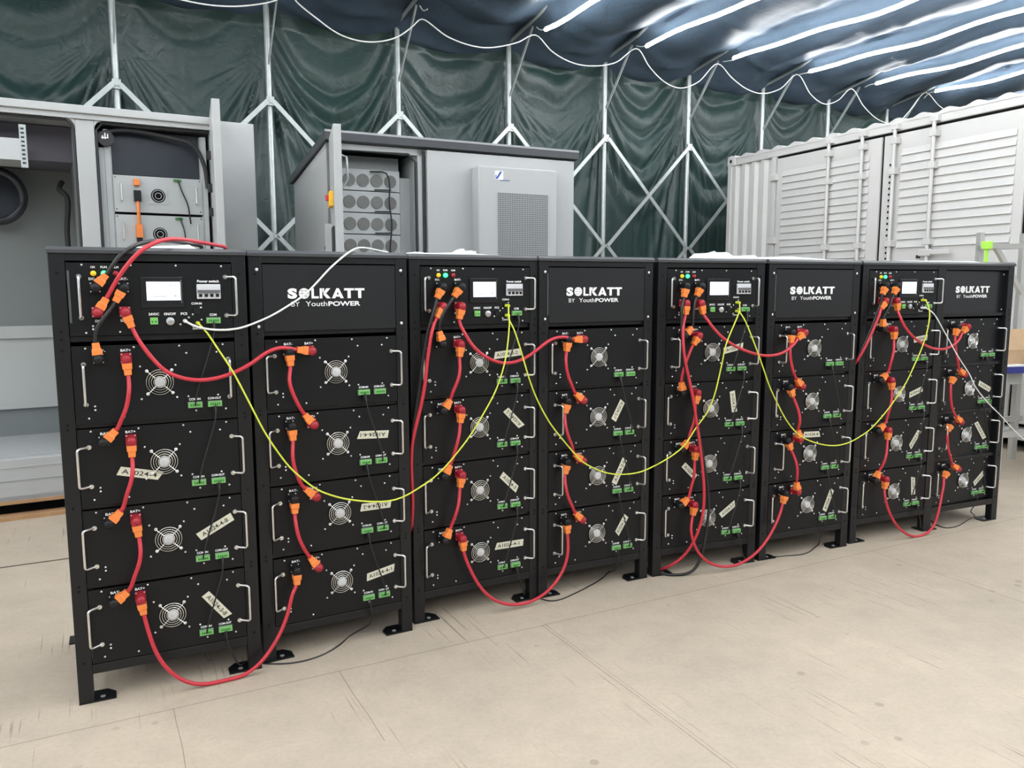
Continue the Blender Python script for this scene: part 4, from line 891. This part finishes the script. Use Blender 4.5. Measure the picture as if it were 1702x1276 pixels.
# ------------------------------------------------------------------ middle cabinet
def mid_cabinet():
    yaw = math.radians(27); o = Vector((-1.0678, 5.1, 0)); U0, U1, D = -.075, 1.675, .95
    c = thing('outdoor_cabinet', 'light grey outdoor cabinet with dark roof, open door and round fans', 'cabinet', o, yaw)
    B = lambda *a: MB().box(*a)
    # roof: dark, sloping down to the back
    prof = [(-.05, 2.245), (-.05, 2.295), (D+.05, 2.14), (D+.05, 2.09)]
    mb = MB(); vs = [(x_, y_, z_) for x_ in (U0-.02, U1+.03) for y_, z_ in prof]
    mb.add(vs, [(3, 2, 1, 0), (4, 5, 6, 7), (0, 1, 5, 4), (1, 2, 6, 5), (2, 3, 7, 6), (3, 0, 4, 7)]); part('roof', mb, ROOFD, c)
    part('roof_trim', B(U0-.02, U1+.03, -.052, -.046, 2.290, 2.303), mat('roof edge', (.30, .31, .32, 1), .4), c)
    mb = MB(); mb.prism([(0, .05), (D, .05), (D, 2.085), (0, 2.235)], -U0-.02, -U0, Matrix.Rotation(PI/2, 4, 'Z') ); 
    part('left_side', mb, WHITE, c)
    part('right_side', B(U1-.02, U1, 0, D, .05, 2.09), WHITE, c); part('back', B(U0, U1, D-.02, D, .05, 2.085), WHITE, c)
    part('plinth', B(U0, U1, .02, D, 0, .06), ROOFD, c)
    psplit('front_frame', B(U0, U1, 0, .02, 2.195, 2.235).box(.515, .566, 0, .03, .06, 2.235).box(U0, U0+.05, 0, .03, .06, 2.235).box(U0, .515, 0, .02, .06, .12), WHITE, c)
    psplit('gasket', MB().tube([(-.02, -.006, .1), (-.02, -.006, 2.195), (.45, -.006, 2.195), (.50, -.006, 2.15), (.515, -.006, .1)], .010, 8).tube([(.553, -.006, .1), (.553, -.006, 2.225)], .009, 8), GASKET, c, True)
    psplit('interior', B(0, .50, D-.06, D-.04, .1, 2.15).box(.495, .515, .03, D-.05, .1, 2.2).box(-.02, 0, .03, D-.05, .1, 2.2), mat('inner grey', (.33, .35, .345, 1), .5), c)
    psplit('interior', B(.427, .495, .10, .13, .1, 2.06), mat('inner grey', (.33, .35, .345, 1), .5), c)
    part('lightening_panel', B(0, .44, .16, .18, 2.10, 2.19), mat('inner grey', (.33, .35, .345, 1), .5), c)  # added close to the opening to lighten the upper interior the roof darkens
    for k in range(7):
        zt = 2.10-k*.137; m_ = part('cell_tray', B(.0, .425, .10, .7, zt-.131, zt), MODW, c); 
        for q in range(4):
            part('cell_fan', MB().cyl((.088+q*.091, .101, zt-.068), (.088+q*.091, .094, zt-.068), .040, 28), mat('mesh fan grille', (.16, .165, .155, 1), .6, .2, noise=(160, .5)), m_)
        part('gap', B(0, .40, .098, .10, zt-.135, zt-.131), SLOT, m_)
        part('tie', MB().tube([(.25, .085, zt-.126), (.36, .08, zt-.124)], .004, 6), BLKPLAST, m_)
    part('cable_loom', MB().tube(smooth_path([(.22, .08, 2.085), (.33, .075, 2.08), (.35, .075, 2.0), (.345, .075, 1.9), (.36, .075, 1.75), (.345, .075, 1.6), (.36, .075, 1.45)], .03), .005, 6), BLKCABLE, c, True)
    part('stay_bar', MB().tube([(-.02, -.02, 2.17), (.04, -.03, 2.15), (.045, -.03, 2.02), (.01, .0, 1.95)], .008, 8), GALV, c, True)
    # closed right door with the cooling unit
    part('door', B(.568, 1.675, -.035, -.004, .09, 2.230), WHITE, c, bevel=.004)
    ac = part('cooling_unit', B(.880, 1.470, -.15, -.035, 1.05, 2.140), WHITE, c, bevel=.010)
    mb = MB(); u0, u1, z0, z1 = 1.018, 1.398, 1.15, 1.972
    gm = part('grille_back', B(u0, u1, -.1515, -.150, z0, z1), mat('grille dark', (.10, .11, .115, 1), .6), ac)
    nx, nz = 30, 64
    for k in range(nx+1): u = u0+(u1-u0)*k/nx; mb.box(u-.0017, u+.0017, -.1545, -.1515, z0, z1)
    for k in range(nz+1): z = z0+(z1-z0)*k/nz; mb.box(u0, u1, -.1545, -.1515, z-.0017, z+.0017)
    part('grille', mb, WHITE, gm)
    lg = part('logo_plate', B(.998, 1.058, -.1520, -.150, 2.055, 2.112), PRINT, ac)
    part('lettering', MB().prism([(1.004, 2.060), (1.018, 2.060), (1.050, 2.108), (1.034, 2.108)], -.1530, -.1520).box(1.002, 1.008, -.1530, -.1520, 2.058, 2.085), BLUEL, lg)
    mb = MB()
    for k in range(7): mb.box(1.040+k*.010, 1.047+k*.010, -.1512, -.150, 2.048, 2.056)
    part('small_lettering', mb, mat('faded blue', (.10, .14, .28, 1), .5), ac)
    # open left door: swings out toward the viewer
    W = on_plane(553, 205, (0, 0, 2.25), (0, 0, 1)); e2 = W.xy-o.xy; ca, sa = math.cos(-yaw), math.sin(-yaw)
    e = Vector((e2.x*ca-e2.y*sa, e2.x*sa+e2.y*ca)); h = Vector((U0+.01, -.02)); dv = (e-h); dl = min(dv.length, .72); dv.normalize(); e = h+dv*dl
    nx_ = Vector((-dv.y, dv.x)); nx_ = nx_ if nx_.x < 0 else -nx_
    off = -nx_*.022
    d = part('door', MB().bar((h.x+off.x, h.y+off.y, 1.17), (e.x+off.x, e.y+off.y, 1.17), .044, 2.16), WHITE, c, bevel=.003); d['label'] = 'open door with yellow switch'
    def D_(t, w_, z): p = h+dv*t+nx_*w_; return (p.x, p.y, z)
    s_ = part('emergency_switch', MB().bar(D_(dl*.40, .012, 1.86), D_(dl*.72, .012, 1.86), .024, .085), YEL2, d, bevel=.003); s_['label'] = 'yellow switch'
    part('switch_knob', MB().bar(D_(dl*.50, .03, 1.87), D_(dl*.60, .03, 1.87), .02, .03), RED, s_)
    part('handle_recess', MB().bar(D_(dl*.45, .004, 1.52), D_(dl*.85, .004, 1.52), .010, .36), GASKET, d)
    part('handle', MB().bar(D_(dl*.30, .022, 1.53), D_(dl*.38, .022, 1.53), .045, .40), WHITE, d, bevel=.004)
    psplit('lock', MB().cyl((U0-.004, .09, 1.60), (U0+.0, .09, 1.60), .012, 12).cyl((U0-.004, .09, 1.56), (U0+.0, .09, 1.56), .012, 12), GASKET, c)
mid_cabinet()

# ------------------------------------------------------------------ container
def container():
    d = Vector((.390, -.921, 0)).normalized(); yaw = math.atan2(d.y, d.x); o = Vector((2.638, 10.073, 0))
    c = thing('shipping_container', 'long off-white container with louvred doors and locking rods on the right', 'container', o, yaw)
    B = lambda *a: MB().box(*a); L = 6.06   # local x along the face, local y = depth (away from viewer is +y)
    part('corner_post', B(0, .075, 0, .1, .0, 2.9), CONT, c, bevel=.01); part('corner_post', B(L-.1, L, 0, .1, 0, 2.9), CONT, c, bevel=.01)
    cc = part('corner_casting', B(-.002, .14, -.006, .14, 2.79, 2.905), CONT, c, bevel=.008); part('casting_hole', MB().cyl((.065, -.008, 2.845), (.065, 0, 2.845), .022, 16), GASKET, cc)
    part('top_rail', B(.07, L, .004, .07, 2.79, 2.885), CONT, c, bevel=.008)
    psplit('bottom_rail', B(.07, L, -.02, .12, .10, .19), CONT, c, bevel=.008)
    # roof with corrugated edge
    N = 260; xs = np.linspace(0, L, N); P = np.zeros((N, 14, 3))
    for k, x in enumerate(xs):
        wv = .5+.5*math.sin(x*2*PI/.27)
        for l in range(14):
            P[k, l] = (x, .0+l/13*2.44, 2.876+.034*wv)
    r = grid_obj('roof', P, CONT); r.parent = c
    Q = np.stack([np.stack([xs, np.zeros(N), np.full(N, 2.86)], -1), P[:, 0, :]+np.array([0, 0, .0005])], 1); Q[:, :, 1] = -.001
    re_ = grid_obj('roof_edge', Q, CONT); re_.parent = r
    part('roof_edge', MB().box(0, L, .0, .01, 2.86, 2.874), CONT, r)
    # corrugated panel left of the doors
    mb = MB(); pts = []; x = .08
    while x < .80:
        pts += [(x, .018), (x+.055, .018), (x+.085, .055), (x+.140, .055), (x+.170, .018)]; x += .170
    pts = [(min(a, .82), b) for a, b in pts]
    vs = [(a, b, zz) for a, b in pts for zz in (.19, 2.80)]; mb.add(vs, [(2*k, 2*k+2, 2*k+3, 2*k+1) for k in range(len(pts)-1)])
    part('corrugated_panel', mb, CONT, c)
    part('door_post', B(.80, .856, .0, .06, .2, 2.79), CONT, c, bevel=.004)
    part('header_shadow_gap', B(.85, L-.1, .03, .05, 2.765, 2.795), SLOT, c)
    # doors
    for n_, (a, b, l0, l1) in enumerate(((.868, 2.318, .965, 2.185), (2.350, 3.765, 2.560, 3.680), (3.80, 5.20, 3.95, 5.05))):
        dr = part('door', B(a, b, .012, .045, .23, 2.765), CONT, c, bevel=.004)
        part('gap', B(b, b+.03, .03, .04, .23, 2.765), SLOT, dr)
        mb = MB(); z = 2.62
        while z > .35:
            if n_ == 1 and z < 1.72: break
            mb.add([(l0, .010, z), (l1, .010, z), (l1, .000, z-.045), (l0, .000, z-.045), (l1, -.004, z-.060), (l0, -.004, z-.060), (l1, .011, z-.064), (l0, .011, z-.064)], [(0, 3, 2, 1), (3, 5, 4, 2), (5, 7, 6, 4), (0, 7, 5, 3), (1, 2, 4, 6)])
            z -= .0775
        part('louvre', mb, CONT, dr)
        for rx in ((1.684, 2.122) if n_ == 0 else ((2.508, 2.930) if n_ == 1 else (4.2, 4.9))):
            rod = part('locking_rod', MB().cyl((rx, -.035, .25), (rx, -.035, 2.80), .017, 12), CONT, dr, True)
            mb = MB()
            for zz in (2.70, 2.42, 1.75, 1.1, .5): mb.box(rx-.035, rx+.035, -.055, .010, zz-.03, zz+.03)
            mb.box(rx-.04, rx+.04, -.05, .01, 2.80, 2.85); psplit('rod_bracket', mb, CONT, rod, bevel=.005)
        if n_ == 1:
            mb = MB()
            for k in range(18): mb.cyl((2.415, .010, 2.50-k*.055), (2.415, .014, 2.50-k*.055), .010, 8)
            mb = MB()
            for k in range(18): mb.box(2.425, 2.445, .008, .012, 2.48-k*.055, 2.50-k*.055)
            part('vent_holes', mb, SLOT, dr)
            part('u_handle', MB().tube([(3.62, 0, .55), (3.62, -.06, .55), (3.74, -.06, .55), (3.74, -.06, .36), (3.62, -.06, .36), (3.62, 0, .36)], .012, 8), GASKET, dr)
            psplit('lock_handle', B(2.86, 2.99, -.06, -.03, 1.62, 1.68).box(2.99, 3.18, -.075, -.05, 1.63, 1.67), CONT, dr, bevel=.006)
            psplit('handle_cap', B(2.83, 2.86, -.05, -.03, 1.60, 1.63), GASKET, dr)
        for zz in (2.56, 1.86, 1.1, .5):
            if n_ == 0: part('hinge', B(.785, .90, -.03, .012, zz-.035, zz+.035), CONT, dr, bevel=.006)
    # far doors visible right of the rack row: lock bar and frame
    part('end_wall', B(0, .03, .1, 2.44, .1, 2.85), CONT, c); part('end_wall', B(L-.03, L, .1, 2.44, .1, 2.85), CONT, c); part('back_wall', B(0, L, 2.40, 2.44, .1, 2.85), CONT, c)
    part('underframe', B(.1, L-.1, .2, 2.3, .02, .10), SLOT, c)
container()

# ------------------------------------------------------------------ workbench at the right edge
def bench():
    o = Vector((3.36, 5.5, 0)); c = thing('workbench', 'workbench with blue edge and aluminium upper frame at the right edge', 'workbench', o, .25)
    B = lambda *a: MB().box(*a)
    part('tabletop', B(0, .8, 0, .6, .775, .80), WHITE, c); psplit('edge_band', B(-.004, .8, -.012, 0, .755, .80), BLUEE, c)
    psplit('edge_band', B(-.012, -.002, 0, .6, .755, .80), BLUEE, c)
    for x, y in ((.06, .04), (.74, .04), (.06, .56), (.74, .56)): part('leg', B(x-.022, x+.022, y-.022, y+.022, .0, .775), ALU, c)
    part('drawer_box', B(.0, .30, .1, .5, .66, .755), MODW, c, bevel=.01)
    psplit('foot_rail', B(-.03, .8, .02, .06, .30, .34).box(-.03, .8, .54, .58, .30, .34), ALU, c)
    psplit('upright', B(.30, .34, .56, .60, .80, 1.75).box(.70, .74, .56, .60, .8, 1.75), ALU, c)
    psplit('cross_bar', B(.05, .8, .20, .24, 1.615, 1.65), ALU, c); psplit('cross_bar', B(.30, .34, .24, .58, 1.615, 1.65), ALU, c)
    part('diagonal_brace', MB().bar((.10, .22, 1.63), (.36, .22, 1.30), .03, .03), ALU, c)
    b = MB(); T = Matrix.Translation(o) @ Matrix.Rotation(.25, 4, 'Z')
    cl = thing('clamp', 'lime green clamp hanging from the end of the workbench bar', 'clamp', T @ Vector((.03, .22, 1.49)), .25)
    part('jaw', B(-.022, .022, -.03, .03, .12, .175), LIME, cl, bevel=.004); part('bar', B(-.010, .010, -.008, .008, 0, .13), LIME, cl); part('screw_pin', MB().cyl((.022, 0, .15), (.06, 0, .15), .006, 8), GASKET, cl)
    bx = thing('cardboard_box', 'open brown cardboard box on the workbench at the right edge', 'box', T @ Vector((.02, .12, .80)), .3)
    part('body', B(0, .45, 0, .35, 0.0, .10), CARD, bx)
    mb = MB(); mb.add([(0, 0, .10), (.45, 0, .10), (.45, .10, .24), (.12, .10, .24), (0, 0, .105), (.45, 0, .105), (.45, .10, .245), (.12, .10, .245)], [(0, 1, 2, 3), (7, 6, 5, 4), (0, 4, 5, 1), (1, 5, 6, 2), (2, 6, 7, 3), (3, 7, 4, 0)]); part('flap', mb, CARD, bx)
    pp = part('paper_sheet', B(.06, .30, -.02, .10, .0, .002), PRINT, None, loc=T @ Vector((.0, .03, .801)), rot=(0, 0, .4)); tag(pp, 'white paper sheet in front of the cardboard box on the workbench', 'paper')
bench()
# shading of round parts
for me in bpy.data.meshes:
    if me.polygons and me.polygons[0].use_smooth:
        try: me.set_sharp_from_angle(angle=math.radians(50))
        except Exception: pass
